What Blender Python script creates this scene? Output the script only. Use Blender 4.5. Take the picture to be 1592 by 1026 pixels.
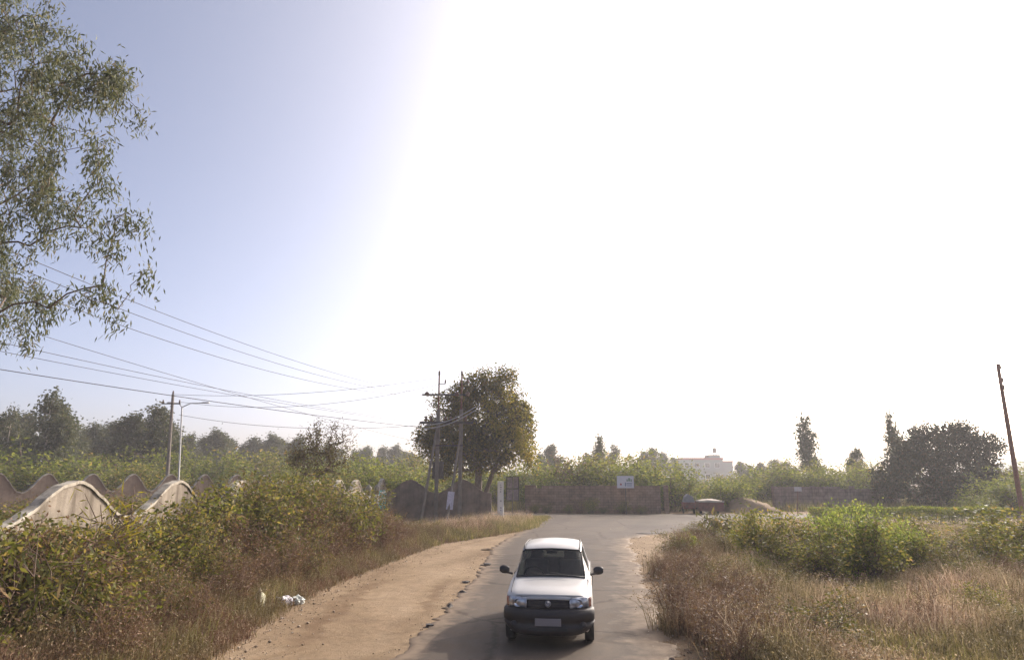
import bpy, bmesh, math, random
import numpy as np
from mathutils import Vector, Matrix

for o in list(bpy.data.objects):
    bpy.data.objects.remove(o)
scene = bpy.context.scene
col = scene.collection

# ------------------------------------------------------------------ camera
H, F_PX, PITCH = 2.65, 987.0, math.radians(13.23)
cam_d = bpy.data.cameras.new('camera')
cam_d.sensor_width = 36.0
cam_d.lens = 36.0 * F_PX / 1592.0
cam_d.clip_start, cam_d.clip_end = 0.1, 6000
cam = bpy.data.objects.new('camera', cam_d)
col.objects.link(cam)
cam.location = (0, 0, H)
cam.rotation_euler = (math.pi / 2 + PITCH, 0, 0)
scene.camera = cam

# ------------------------------------------------------------------ sky, sun, exposure
SUN_AZ, SUN_EL = math.radians(42), math.radians(30)      # azimuth right of +Y
world = bpy.data.worlds.new('World')
scene.world = world
world.use_nodes = True
wn = world.node_tree
wn.nodes.clear()
sky = wn.nodes.new('ShaderNodeTexSky')
sky.sky_type = 'NISHITA'
sky.sun_disc = False
sky.sun_elevation = SUN_EL
sky.sun_rotation = SUN_AZ
sky.altitude = 900
sky.air_density = 0.42
sky.dust_density = 10.0
sky.ozone_density = 0.35
bgn = wn.nodes.new('ShaderNodeBackground')
bgn.inputs['Strength'].default_value = 0.15
wo = wn.nodes.new('ShaderNodeOutputWorld')
wn.links.new(sky.outputs[0], bgn.inputs['Color'])
wn.links.new(bgn.outputs[0], wo.inputs['Surface'])

sd = bpy.data.lights.new('sun', 'SUN')
sd.energy = 2.2
sd.angle = math.radians(0.6)
sd.color = (1.0, 0.93, 0.82)
sun = bpy.data.objects.new('sun', sd)
col.objects.link(sun)
S = Vector((math.sin(SUN_AZ) * math.cos(SUN_EL), math.cos(SUN_AZ) * math.cos(SUN_EL), math.sin(SUN_EL)))
sun.rotation_euler = (-S).to_track_quat('-Z', 'Y').to_euler()
sun.location = (30, 40, 40)

vs = scene.view_settings
vs.view_transform = 'Standard'
vs.look = 'None'
vs.exposure = 1.1
vs.gamma = 1.0
vs.use_curve_mapping = False
scene.render.engine = 'CYCLES'
cy = scene.cycles
cy.use_denoising = True
try:
    cy.denoiser = 'OPENIMAGEDENOISE'
except Exception:
    pass
cy.max_bounces = 8
cy.diffuse_bounces = 3
cy.transmission_bounces = 6
cy.transparent_max_bounces = 12
cy.volume_bounces = 1
cy.use_fast_gi = False

# ------------------------------------------------------------------ helpers
def wob(y): return .35 * math.sin(1.9 * y) + .3 * math.sin(.83 * y + 1) + .2 * math.sin(4.3 * y + 2)
CP, SP = math.cos(PITCH), math.sin(PITCH)
def ray(px, py):
    dx, dy = (px - 796.0) / F_PX, (513.0 - py) / F_PX
    return dx, CP - dy * SP, SP + dy * CP
def pt(px, py, Y):
    """world point seen at photo pixel px,py when it stands Y metres ahead"""
    x, y, z = ray(px, py)
    t = Y / y
    return Vector((x * t, Y, H + z * t))
def gr(px, py, z=0.0):
    """point of the ground seen at a photo pixel"""
    x, y, zz = ray(px, py)
    t = (z - H) / zz
    return Vector((x * t, y * t, z))
def gx(px, Y, z=0.0):
    """X of something at height z, Y metres ahead, seen in pixel column px"""
    zc = Y * CP + (z - H) * SP
    return (px - 796.0) * zc / F_PX

def tag(o, label=None, cat=None, group=None, kind=None):
    if label: o['label'] = label
    if cat: o['category'] = cat
    if group: o['group'] = group
    if kind: o['kind'] = kind
    return o
def empty(name, loc=(0, 0, 0), rz=0.0):
    o = bpy.data.objects.new(name, None)
    o.empty_display_size = 0.2
    col.objects.link(o)
    o.location = loc
    o.rotation_euler = (0, 0, rz)
    return o
def link_mesh(name, me, mat=None, parent=None):
    if mat is not None and not me.materials:
        me.materials.append(mat)
    o = bpy.data.objects.new(name, me)
    col.objects.link(o)
    if parent: o.parent = parent
    return o
def copy_tree(o, parent=None):
    c = o.copy()
    col.objects.link(c)
    c.parent = parent
    for ch in o.children:
        copy_tree(ch, c)
    return c

def np_mesh(name, verts, tris_or_quads, smooth=False, mixed=None):
    """verts Nx3, faces Mx3 / Mx4 (or list of such arrays in mixed)"""
    me = bpy.data.meshes.new(name)
    verts = np.asarray(verts, dtype=np.float32)
    arrs = mixed if mixed is not None else [np.asarray(tris_or_quads)]
    loops = np.concatenate([a.ravel() for a in arrs]).astype(np.int32)
    tot = np.concatenate([np.full(len(a), a.shape[1]) for a in arrs]).astype(np.int32)
    start = np.concatenate([[0], np.cumsum(tot)[:-1]]).astype(np.int32)
    me.vertices.add(len(verts)); me.vertices.foreach_set('co', verts.ravel())
    me.loops.add(len(loops)); me.loops.foreach_set('vertex_index', loops)
    me.polygons.add(len(tot)); me.polygons.foreach_set('loop_start', start)
    me.polygons.foreach_set('loop_total', tot)
    if smooth:
        me.polygons.foreach_set('use_smooth', np.ones(len(tot), dtype=bool))
    me.update(calc_edges=True)
    return me

class MB:
    """collects boxes, tubes and grids that become ONE mesh"""
    def __init__(s): s.v, s.f = [], []
    def add(s, vs_, fs_):
        b = len(s.v)
        s.v += [tuple(p) for p in vs_]
        s.f += [tuple(i + b for i in f) for f in fs_]
        return s
    def box(s, c, size, rz=0.0, rx=0.0, ry=0.0):
        hx, hy, hz = size[0] / 2, size[1] / 2, size[2] / 2
        m = Matrix.Rotation(rz, 3, 'Z') @ Matrix.Rotation(ry, 3, 'Y') @ Matrix.Rotation(rx, 3, 'X')
        vs_ = [m @ Vector((x, y, z)) + Vector(c) for x in (-hx, hx) for y in (-hy, hy) for z in (-hz, hz)]
        return s.add(vs_, [(0, 1, 3, 2), (4, 6, 7, 5), (0, 4, 5, 1), (2, 3, 7, 6), (0, 2, 6, 4), (1, 5, 7, 3)])
    def tube(s, pts, radii, n=8, cap=True):
        pts = [Vector(p) for p in pts]
        if not hasattr(radii, '__len__'): radii = [radii] * len(pts)
        vs_, fs_ = [], []
        up = Vector((0, 0, 1))
        for i, p in enumerate(pts):
            d = (pts[min(i + 1, len(pts) - 1)] - pts[max(i - 1, 0)]).normalized()
            a = d.cross(up if abs(d.z) < 0.95 else Vector((1, 0, 0))).normalized()
            b = d.cross(a)
            for k in range(n):
                t = 2 * math.pi * k / n
                vs_.append(p + (a * math.cos(t) + b * math.sin(t)) * radii[i])
        for i in range(len(pts) - 1):
            for k in range(n):
                fs_.append((i * n + k, i * n + (k + 1) % n, (i + 1) * n + (k + 1) % n, (i + 1) * n + k))
        if cap:
            fs_.append(tuple(range(n)))
            fs_.append(tuple(range((len(pts) - 1) * n, len(pts) * n))[::-1])
        return s.add(vs_, fs_)
    def lathe(s, prof, c=(0, 0, 0), n=20, axis='z'):
        vs_, fs_ = [], []
        for r, h in prof:
            for k in range(n):
                t = 2 * math.pi * k / n
                p = {'z': (r * math.cos(t), r * math.sin(t), h), 'x': (h, r * math.cos(t), r * math.sin(t)),
                     'y': (r * math.cos(t), h, r * math.sin(t))}[axis]
                vs_.append((p[0] + c[0], p[1] + c[1], p[2] + c[2]))
        for i in range(len(prof) - 1):
            for k in range(n):
                fs_.append((i * n + k, i * n + (k + 1) % n, (i + 1) * n + (k + 1) % n, (i + 1) * n + k))
        fs_.append(tuple(range(n))[::-1])
        fs_.append(tuple(range((len(prof) - 1) * n, len(prof) * n)))
        return s.add(vs_, fs_)
    def grid(s, P):
        """P: rows of points"""
        nr, nc = len(P), len(P[0])
        fs_ = [(i * nc + j, i * nc + j + 1, (i + 1) * nc + j + 1, (i + 1) * nc + j) for i in range(nr - 1) for j in range(nc - 1)]
        return s.add([p for r in P for p in r], fs_)
    def mesh(s, name, smooth=False):
        me = bpy.data.meshes.new(name)
        me.from_pydata(s.v, [], s.f)
        if smooth:
            me.polygons.foreach_set('use_smooth', [True] * len(me.polygons))
        me.update()
        bm = bmesh.new(); bm.from_mesh(me)
        bmesh.ops.recalc_face_normals(bm, faces=bm.faces)
        bm.to_mesh(me); bm.free()
        return me
    def build(s, name, mat, parent=None, smooth=False, bevel=0.0, subsurf=0, solid=0.0):
        o = link_mesh(name, s.mesh(name, smooth), mat, parent)
        if bevel:
            m = o.modifiers.new('bevel', 'BEVEL'); m.width = bevel; m.segments = 2; m.limit_method = 'ANGLE'
        if subsurf:
            m = o.modifiers.new('sub', 'SUBSURF'); m.levels = m.render_levels = subsurf
        if solid:
            m = o.modifiers.new('solid', 'SOLIDIFY'); m.thickness = solid; m.offset = -1
        return o

# ------------------------------------------------------------------ materials
def new_mat(name):
    m = bpy.data.materials.new(name)
    m.use_nodes = True
    nt = m.node_tree
    bsdf = nt.nodes['Principled BSDF']
    return m, nt, bsdf
def N(nt, t, **kw):
    n = nt.nodes.new(t)
    for k, v in kw.items(): setattr(n, k, v)
    return n
def ramp(nt, stops):
    r = nt.nodes.new('ShaderNodeValToRGB')
    e = r.color_ramp.elements
    while len(e) < len(stops): e.new(0.5)
    for el, (p, c) in zip(e, stops):
        el.position = p
        el.color = (c[0], c[1], c[2], 1)
    return r
def noise(nt, scale, detail=6, rough=0.6, vec=None, dist=0.0):
    n = nt.nodes.new('ShaderNodeTexNoise')
    n.inputs['Scale'].default_value = scale
    n.inputs['Detail'].default_value = detail
    n.inputs['Roughness'].default_value = rough
    n.inputs['Distortion'].default_value = dist
    if vec is not None: nt.links.new(vec, n.inputs['Vector'])
    return n
def mixc(nt, fac, a, b, blend='MIX'):
    m = nt.nodes.new('ShaderNodeMix'); m.data_type = 'RGBA'; m.blend_type = blend
    for sock, v in ((m.inputs[0], fac), (m.inputs[6], a), (m.inputs[7], b)):
        if hasattr(v, 'is_output'): nt.links.new(v, sock)
        elif isinstance(v, (int, float)): sock.default_value = v
        else: sock.default_value = (*v, 1)
    return m.outputs[2]
def math_n(nt, op, a, b=None, clamp=False):
    m = nt.nodes.new('ShaderNodeMath'); m.operation = op; m.use_clamp = clamp
    for sock, v in ((m.inputs[0], a), (m.inputs[1], b)):
        if v is None: continue
        if hasattr(v, 'is_output'): nt.links.new(v, sock)
        else: sock.default_value = v
    return m.outputs[0]
def bump(nt, bsdf, h, strength=0.3, dist=0.02):
    b = nt.nodes.new('ShaderNodeBump')
    b.inputs['Strength'].default_value = strength
    b.inputs['Distance'].default_value = dist
    nt.links.new(h, b.inputs['Height'])
    nt.links.new(b.outputs[0], bsdf.inputs['Normal'])
def wpos(nt):
    return nt.nodes.new('ShaderNodeNewGeometry').outputs['Position']
def opos(nt):
    return nt.nodes.new('ShaderNodeTexCoord').outputs['Object']

def plain(name, c, rough=0.6, metal=0.0, var=0.15, scale=6.0, coat=0.0, bumps=0.0, spec=0.5):
    m, nt, b = new_mat(name)
    n = noise(nt, scale, 5, 0.6, opos(nt))
    r = ramp(nt, [(0.3, [max(0, x * (1 - var)) for x in c]), (0.7, [min(1, x * (1 + var)) for x in c])])
    nt.links.new(n.outputs[0], r.inputs[0])
    nt.links.new(r.outputs[0], b.inputs['Base Color'])
    b.inputs['Roughness'].default_value = rough
    b.inputs['Metallic'].default_value = metal
    b.inputs['Specular IOR Level'].default_value = spec
    if coat:
        b.inputs['Coat Weight'].default_value = coat
        b.inputs['Coat Roughness'].default_value = 0.05
    if bumps:
        n2 = noise(nt, scale * 6, 4, 0.6, opos(nt))
        bump(nt, b, n2.outputs[0], bumps, 0.02)
    return m

def leaf_mat(name, stops, trans=0.35, tint=1.15, rough=0.55, objvar=0.25, tb=0.55):
    m, nt, b = new_mat(name)
    g = nt.nodes.new('ShaderNodeNewGeometry')
    r = ramp(nt, stops)
    nt.links.new(g.outputs['Random Per Island'], r.inputs[0])
    oi = nt.nodes.new('ShaderNodeObjectInfo')
    v = math_n(nt, 'MULTIPLY_ADD', oi.outputs['Random'], objvar)
    v.node.inputs[2].default_value = 1.0 - objvar / 2
    hs = nt.nodes.new('ShaderNodeHueSaturation')
    nt.links.new(r.outputs[0], hs.inputs['Color'])
    nt.links.new(v, hs.inputs['Value'])
    b.inputs['Roughness'].default_value = rough
    b.inputs['Specular IOR Level'].default_value = 0.12
    nt.links.new(hs.outputs[0], b.inputs['Base Color'])
    tr = nt.nodes.new('ShaderNodeBsdfTranslucent')
    tc = mixc(nt, 1.0, hs.outputs[0], (tint, tint * 1.0, tint * tb), 'MULTIPLY')
    nt.links.new(tc, tr.inputs['Color'])
    mx = nt.nodes.new('ShaderNodeMixShader')
    mx.inputs[0].default_value = trans
    nt.links.new(b.outputs[0], mx.inputs[1])
    nt.links.new(tr.outputs[0], mx.inputs[2])
    nt.links.new(mx.outputs[0], nt.nodes['Material Output'].inputs['Surface'])
    return m

def grass_mat(name, stops, alt, trans=.3, tint=1.05, sc=.45):
    m = leaf_mat(name, stops, trans, tint, objvar=0, tb=.92)
    nt = m.node_tree
    hs = [n for n in nt.nodes if n.type == 'HUE_SAT'][0]
    r1 = [n for n in nt.nodes if n.type == 'VALTORGB'][0]
    g = [n for n in nt.nodes if n.type == 'NEW_GEOMETRY'][0]
    r2 = ramp(nt, alt)
    nt.links.new(g.outputs['Random Per Island'], r2.inputs[0])
    nz = noise(nt, sc, 5, .65, g.outputs['Position'])
    rf = ramp(nt, [(.44, (0, 0, 0)), (.56, (1, 1, 1))])
    nt.links.new(nz.outputs[0], rf.inputs[0])
    nt.links.new(mixc(nt, rf.outputs[0], r1.outputs[0], r2.outputs[0]), hs.inputs['Color'])
    return m

M = {}
M['leaf_green'] = leaf_mat('leaf_green', [(0, (.065, .075, .02)), (.35, (.115, .122, .034)), (.7, (.17, .16, .05)), (.9, (.24, .195, .075)), (1, (.28, .18, .09))], .42, 1.5)
M['leaf_lit'] = leaf_mat('leaf_lit', [(0, (.068, .098, .028)), (.45, (.14, .175, .05)), (.9, (.24, .265, .085)), (1, (.29, .24, .11))], .5, 1.6)
M['leaf_fresh'] = leaf_mat('leaf_fresh', [(0, (.055, .075, .02)), (.5, (.11, .13, .033)), (.9, (.19, .195, .05)), (1, (.25, .20, .075))], .45, 1.6)
M['leaf_olive'] = leaf_mat('leaf_olive', [(0, (.055, .06, .022)), (.4, (.10, .10, .036)), (.75, (.155, .135, .055)), (1, (.24, .155, .08))], .36, 1.3)
M['leaf_gum'] = leaf_mat('leaf_gum', [(0, (.06, .072, .05)), (.5, (.105, .118, .082)), (.85, (.16, .165, .105)), (1, (.20, .165, .115))], .30, 1.2)
M['leaf_gum_far'] = leaf_mat('leaf_gum_far', [(0, (.04, .05, .03)), (.5, (.07, .08, .042)), (1, (.11, .105, .055))], .3, 1.2)
M['leaf_dark'] = leaf_mat('leaf_dark', [(0, (.022, .028, .014)), (.5, (.04, .045, .022)), (.9, (.07, .06, .03)), (1, (.12, .07, .04))], .22, 1.1)
M['leaf_mango'] = leaf_mat('leaf_mango', [(0, (.045, .05, .016)), (.5, (.085, .082, .022)), (.8, (.15, .12, .028)), (1, (.24, .15, .035))], .48, 1.7)
M['leaf_yellow'] = leaf_mat('leaf_yellow', [(0, (.15, .14, .02)), (.6, (.26, .22, .04)), (1, (.34, .24, .05))], .4, 1.3)
M['leaf_brown'] = leaf_mat('leaf_brown', [(0, (.095, .052, .036)), (.5, (.19, .115, .078)), (1, (.32, .21, .145))], .3, 1.1)
M['leaf_dusk'] = leaf_mat('leaf_dusk', [(0, (.06, .045, .03)), (.5, (.11, .085, .05)), (.85, (.15, .14, .05)), (1, (.20, .13, .07))], .32, 1.2)
M['dry_grass'] = grass_mat('dry_grass', [(0, (.15, .088, .062)), (.3, (.33, .22, .15)), (.65, (.54, .39, .28)), (.95, (.70, .56, .43)), (1, (.22, .22, .08))], [(0, (.12, .095, .045)), (.5, (.24, .195, .095)), (.9, (.41, .325, .185)), (1, (.55, .43, .30))])
M['dry_weed'] = grass_mat('dry_weed', [(0, (.085, .046, .032)), (.4, (.165, .095, .062)), (.75, (.27, .17, .11)), (.95, (.37, .27, .18)), (1, (.15, .16, .05))], [(0, (.085, .072, .034)), (.5, (.17, .13, .062)), (.9, (.29, .22, .12)), (1, (.40, .31, .20))], .25)
M['low_grass'] = leaf_mat('low_grass', [(0, (.11, .10, .042)), (.45, (.19, .175, .07)), (.8, (.31, .255, .125)), (1, (.40, .31, .19))], .35, 1.15, objvar=0, tb=.75)
M['bark'] = plain('bark', (.12, .085, .06), .9, var=.35, scale=8, bumps=.5)
M['bark_pale'] = plain('bark_pale', (.30, .25, .20), .85, var=.3, scale=5, bumps=.3)
M['twig'] = plain('twig', (.10, .065, .045), .9, var=.3)
M['twig_red'] = plain('twig_red', (.15, .085, .05), .9, var=.3)
M['concrete_pole'] = plain('concrete_pole', (.17, .145, .125), .9, var=.25, scale=3, bumps=.2)
M['rust'] = plain('rust', (.16, .065, .045), .8, var=.35, scale=9)
M['iron'] = plain('iron', (.06, .05, .05), .6, .3, var=.3)
M['galv'] = plain('galv', (.36, .36, .36), .5, .5)
M['porcelain'] = plain('porcelain', (.10, .05, .035), .25)
M['wire'] = plain('wire', (.07, .065, .065), .6)
M['white_paint'] = plain('white_paint', (.86, .85, .82), .6, var=.06, scale=4)
M['poster'] = plain('poster', (.55, .52, .60), .7, var=.25, scale=14)

def ground_mat(name, base, dark, pale, sc=1.0, bump_s=.5):
    m, nt, b = new_mat(name)
    p = wpos(nt)
    big = noise(nt, .35 * sc, 6, .6, p)
    mid = noise(nt, 3.0 * sc, 8, .7, p)
    fine = noise(nt, 45 * sc, 4, .7, p)
    r1 = ramp(nt, [(.3, dark), (.5, base), (.72, pale)])
    nt.links.new(big.outputs[0], r1.inputs[0])
    r2 = ramp(nt, [(.3, (.72, .70, .68)), (.7, (1.15, 1.14, 1.1))])
    nt.links.new(mid.outputs[0], r2.inputs[0])
    c = mixc(nt, .8, r1.outputs[0], r2.outputs[0], 'MULTIPLY')
    r3 = ramp(nt, [(.35, (.8, .78, .76)), (.65, (1.1, 1.1, 1.1))])
    nt.links.new(fine.outputs[0], r3.inputs[0])
    c = mixc(nt, .7, c, r3.outputs[0], 'MULTIPLY')
    nt.links.new(c, b.inputs['Base Color'])
    b.inputs['Roughness'].default_value = .95
    b.inputs['Specular IOR Level'].default_value = .15
    h = math_n(nt, 'MULTIPLY_ADD', mid.outputs[0], 3.0)
    nt.links.new(fine.outputs[0], h.node.inputs[2])
    bump(nt, b, h, bump_s, .015)
    return m, nt, b, c
M['soil'] = ground_mat('soil', (.22, .15, .09), (.15, .10, .06), (.28, .20, .12))[0]

def shoulder_mat():
    m, nt, b, c = ground_mat('shoulder_dirt', (.25, .183, .117), (.20, .14, .088), (.31, .235, .158), 1.0, .9)
    # tyre tracks: long streaks that follow the road
    uv = nt.nodes.new('ShaderNodeUVMap'); uv.uv_map = 'UVMap'
    mp = nt.nodes.new('ShaderNodeMapping')
    mp.inputs['Scale'].default_value = (9, .10, 1)
    nt.links.new(uv.outputs[0], mp.inputs[0])
    st = noise(nt, 1.0, 5, .6, mp.outputs[0], .3)
    r = ramp(nt, [(.34, (.62, .54, .47)), (.46, (.95, .93, .90)), (.6, (1.08, 1.08, 1.09)), (.75, (1.2, 1.2, 1.22))])
    nt.links.new(st.outputs[0], r.inputs[0])
    c2 = mixc(nt, .85, c, r.outputs[0], 'MULTIPLY')
    nt.links.new(c2, b.inputs['Base Color'])
    return m
M['shoulder'] = shoulder_mat()

def asphalt_mat():
    m, nt, b = new_mat('dusty_asphalt')
    p = wpos(nt)
    uv = nt.nodes.new('ShaderNodeUVMap'); uv.uv_map = 'UVMap'
    at = nt.nodes.new('ShaderNodeAttribute'); at.attribute_name = 'edge'
    fine = noise(nt, 90, 3, .7, p)
    mid = noise(nt, 2.2, 8, .65, p)
    big = noise(nt, .25, 5, .6, p)
    base = ramp(nt, [(.3, (.080, .064, .052)), (.7, (.104, .084, .068))])
    nt.links.new(big.outputs[0], base.inputs[0])
    r2 = ramp(nt, [(.3, (.74, .73, .72)), (.5, (1, 1, 1)), (.7, (1.2, 1.18, 1.15))])
    nt.links.new(mid.outputs[0], r2.inputs[0])
    c = mixc(nt, .85, base.outputs[0], r2.outputs[0], 'MULTIPLY')
    r3 = ramp(nt, [(.3, (.55, .55, .55)), (.7, (1.35, 1.33, 1.3))])
    nt.links.new(fine.outputs[0], r3.inputs[0])
    c = mixc(nt, .55, c, r3.outputs[0], 'MULTIPLY')
    # worn lanes: long streaks
    mp = nt.nodes.new('ShaderNodeMapping'); mp.inputs['Scale'].default_value = (7, .06, 1)
    nt.links.new(uv.outputs[0], mp.inputs[0])
    st = noise(nt, 1.0, 4, .6, mp.outputs[0], .2)
    rs = ramp(nt, [(.35, (.76, .75, .75)), (.65, (1.14, 1.11, 1.07))])
    nt.links.new(st.outputs[0], rs.inputs[0])
    c = mixc(nt, .8, c, rs.outputs[0], 'MULTIPLY')
    # old patches of darker tar and stains
    pv = nt.nodes.new('ShaderNodeTexVoronoi'); pv.inputs['Scale'].default_value = .28
    pn = noise(nt, .9, 4, .6, p); pm_ = nt.nodes.new('ShaderNodeMix'); pm_.data_type = 'VECTOR'; pm_.inputs[0].default_value = .12
    nt.links.new(p, pm_.inputs[4]); nt.links.new(pn.outputs[1], pm_.inputs[5]); nt.links.new(pm_.outputs[1], pv.inputs['Vector'])
    sp = nt.nodes.new('ShaderNodeSeparateColor'); nt.links.new(pv.outputs['Color'], sp.inputs[0])
    pr_ = ramp(nt, [(.68, (1, 1, 1)), (.72, (.80, .79, .79))]); nt.links.new(sp.outputs[0], pr_.inputs[0])
    c = mixc(nt, .8, c, pr_.outputs[0], 'MULTIPLY')
    # cracks
    vo = nt.nodes.new('ShaderNodeTexVoronoi'); vo.feature = 'DISTANCE_TO_EDGE'
    vo.inputs['Scale'].default_value = .35
    wv = nt.nodes.new('ShaderNodeMix'); wv.data_type = 'VECTOR'
    wv.inputs[0].default_value = .35
    nt.links.new(p, wv.inputs[4])
    n3 = noise(nt, 1.2, 5, .7, p); nt.links.new(n3.outputs[1], wv.inputs[5])
    nt.links.new(wv.outputs[1], vo.inputs['Vector'])
    cr = ramp(nt, [(0, (.42, .40, .38)), (.009, (.7, .68, .66)), (.018, (1, 1, 1))])
    nt.links.new(vo.outputs[0], cr.inputs[0])
    c = mixc(nt, .8, c, cr.outputs[0], 'MULTIPLY')
    # dust blown over the edges
    e = math_n(nt, 'MULTIPLY_ADD', mid.outputs[0], .9); e.node.inputs[2].default_value = -.45
    e2 = math_n(nt, 'ADD', at.outputs['Fac'], e)
    er = ramp(nt, [(.02, (1, 1, 1)), (.30, (0, 0, 0))])
    nt.links.new(e2, er.inputs[0])
    ef = math_n(nt, 'MULTIPLY', er.outputs[0], .8)
    c = mixc(nt, ef, c, (.215, .157, .106))
    nt.links.new(c, b.inputs['Base Color'])
    rr = ramp(nt, [(.3, (.62, .62, .62)), (.7, (.85, .85, .85))])
    nt.links.new(mid.outputs[0], rr.inputs[0])
    nt.links.new(rr.outputs[0], b.inputs['Roughness'])
    b.inputs['Specular IOR Level'].default_value = .12
    bump(nt, b, fine.outputs[0], .35, .006)
    return m
M['asphalt'] = asphalt_mat()

def wall_mat(name, c, stain, pale, courses=None, streak=None):
    m, nt, b = new_mat(name)
    p = opos(nt)
    n1 = noise(nt, 1.4, 7, .65, p)
    mp = nt.nodes.new('ShaderNodeMapping'); mp.inputs['Scale'].default_value = (4, 4, .5)
    nt.links.new(p, mp.inputs[0])
    n2 = noise(nt, 1.2, 6, .7, mp.outputs[0])
    r1 = ramp(nt, [(.3, stain), (.52, c), (.75, pale)])
    nt.links.new(n1.outputs[0], r1.inputs[0])
    r2 = ramp(nt, [(.36, (.42, .39, .36)), (.48, (.85, .83, .80)), (.62, (1.12, 1.12, 1.1))])
    nt.links.new(n2.outputs[0], r2.inputs[0])
    cc = mixc(nt, (.8 if streak is None else streak) if not courses else .35, r1.outputs[0], r2.outputs[0], 'MULTIPLY')
    h = noise(nt, 25, 5, .7, p).outputs[0]
    if courses:
        br = nt.nodes.new('ShaderNodeTexBrick')
        br.inputs['Scale'].default_value = 1.0
        br.inputs['Brick Width'].default_value = courses[0]
        br.inputs['Row Height'].default_value = courses[1]
        br.inputs['Mortar Size'].default_value = .018
        br.inputs['Color1'].default_value = (1, 1, 1, 1)
        br.inputs['Color2'].default_value = (.72, .70, .70, 1)
        br.inputs['Mortar'].default_value = (.55, .55, .55, 1)
        sw = nt.nodes.new('ShaderNodeMapping'); sw.inputs['Rotation'].default_value = (math.pi / 2, 0, 0)
        nt.links.new(p, sw.inputs[0]); nt.links.new(sw.outputs[0], br.inputs['Vector'])
        cc = mixc(nt, .9, cc, br.outputs[0], 'MULTIPLY')
        h = br.outputs[1]
    nt.links.new(cc, b.inputs['Base Color'])
    b.inputs['Roughness'].default_value = .92
    b.inputs['Specular IOR Level'].default_value = .2
    bump(nt, b, h, .4 if not courses else -.6, .02)
    return m
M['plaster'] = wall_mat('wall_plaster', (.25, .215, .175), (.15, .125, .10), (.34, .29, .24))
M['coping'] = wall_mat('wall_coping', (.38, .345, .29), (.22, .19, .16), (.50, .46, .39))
M['dark_plaster'] = wall_mat('wall_weathered_shaded', (.21, .16, .13), (.13, .10, .08), (.29, .23, .19), None, .3)  # stained plaster, its colour darkened for the walls seen on their shaded side
M['block'] = wall_mat('wall_block', (.29, .195, .145), (.20, .135, .10), (.38, .27, .21), (.42, .21))
M['rubble'] = wall_mat('wall_rubble', (.27, .20, .18), (.18, .13, .12), (.34, .27, .24), (.5, .3))

# ------------------------------------------------------------------ ground, shoulder, roads
rng = np.random.default_rng(7)
xs = np.unique(np.concatenate([np.linspace(-60, 70, 131), -np.geomspace(60, 2600, 26), np.geomspace(70, 2600, 26)]))
ys = np.unique(np.concatenate([np.linspace(-40, 90, 131), -np.geomspace(40, 600, 12), np.geomspace(90, 4000, 30)]))
Xg, Yg = np.meshgrid(xs, ys)
road_l = [gr(*p) for p in ((600, 1030), (636, 1000), (670, 972), (699, 943), (721, 918), (752, 877), (768, 852), (790, 838))]
road_r = [gr(*p) for p in ((1052, 1030), (1030, 985), (1012, 940), (998, 900), (986, 862), (976, 840))]
def edge_x(lst, Y, before, after):
    Ys = [p.y for p in lst]; Xs = [p.x for p in lst]
    if Y <= Ys[0]: return Xs[0] + (Y - Ys[0]) * before
    if Y >= Ys[-1]: return Xs[-1] + (Y - Ys[-1]) * after
    return float(np.interp(Y, Ys, Xs))
LEFT = road_l + [gr(812, 826), gr(832, 815), gr(852, 804)]
RIGHT = road_r + [Vector((6.6, 32.4, 0)), Vector((10.5, 35.2, 0)), Vector((13, 40, 0)), Vector((15, 44.5, 0))]
def lx(Y): return edge_x(LEFT, Y, .03, .12)
def rx(Y): return edge_x(RIGHT, Y, .03, 1.0)
SHO = [gr(*p) for p in ((318, 1030), (360, 1000), (440, 946), (560, 890), (680, 846), (760, 834), (830, 822), (855, 804))]
def sx(Y): return edge_x(SHO, Y, -.02, .1)

amp = np.ones_like(Xg)
d_road = np.maximum(0, np.maximum(np.array([[sx(min(y, 44)) - 1.0 for x in xs] for y in ys]) - Xg,
                                  Xg - np.array([[min(rx(min(y, 43)), 8) + 1.0 for x in xs] for y in ys])))
amp = np.clip(d_road / 3, 0, 1) * np.clip((np.abs(Yg - 48) - 8) / 3, 0, 1)
Zg = amp * (.10 * np.sin(Xg * .9 + 1.3 * np.sin(Yg * .4)) * np.cos(Yg * .7) + .06 * np.sin(Xg * 2.1 + Yg * 1.7))
Zg = np.where((Xg < 3) & (Yg > 43), Zg * .2, Zg)
nv = Xg.size
idx = np.arange(nv).reshape(Xg.shape)
quads = np.stack([idx[:-1, :-1], idx[:-1, 1:], idx[1:, 1:], idx[1:, :-1]], -1).reshape(-1, 4)
g = link_mesh('ground', np_mesh('ground', np.stack([Xg, Yg, Zg], -1).reshape(-1, 3), quads, True), M['soil'])
tag(g, kind='structure')

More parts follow.
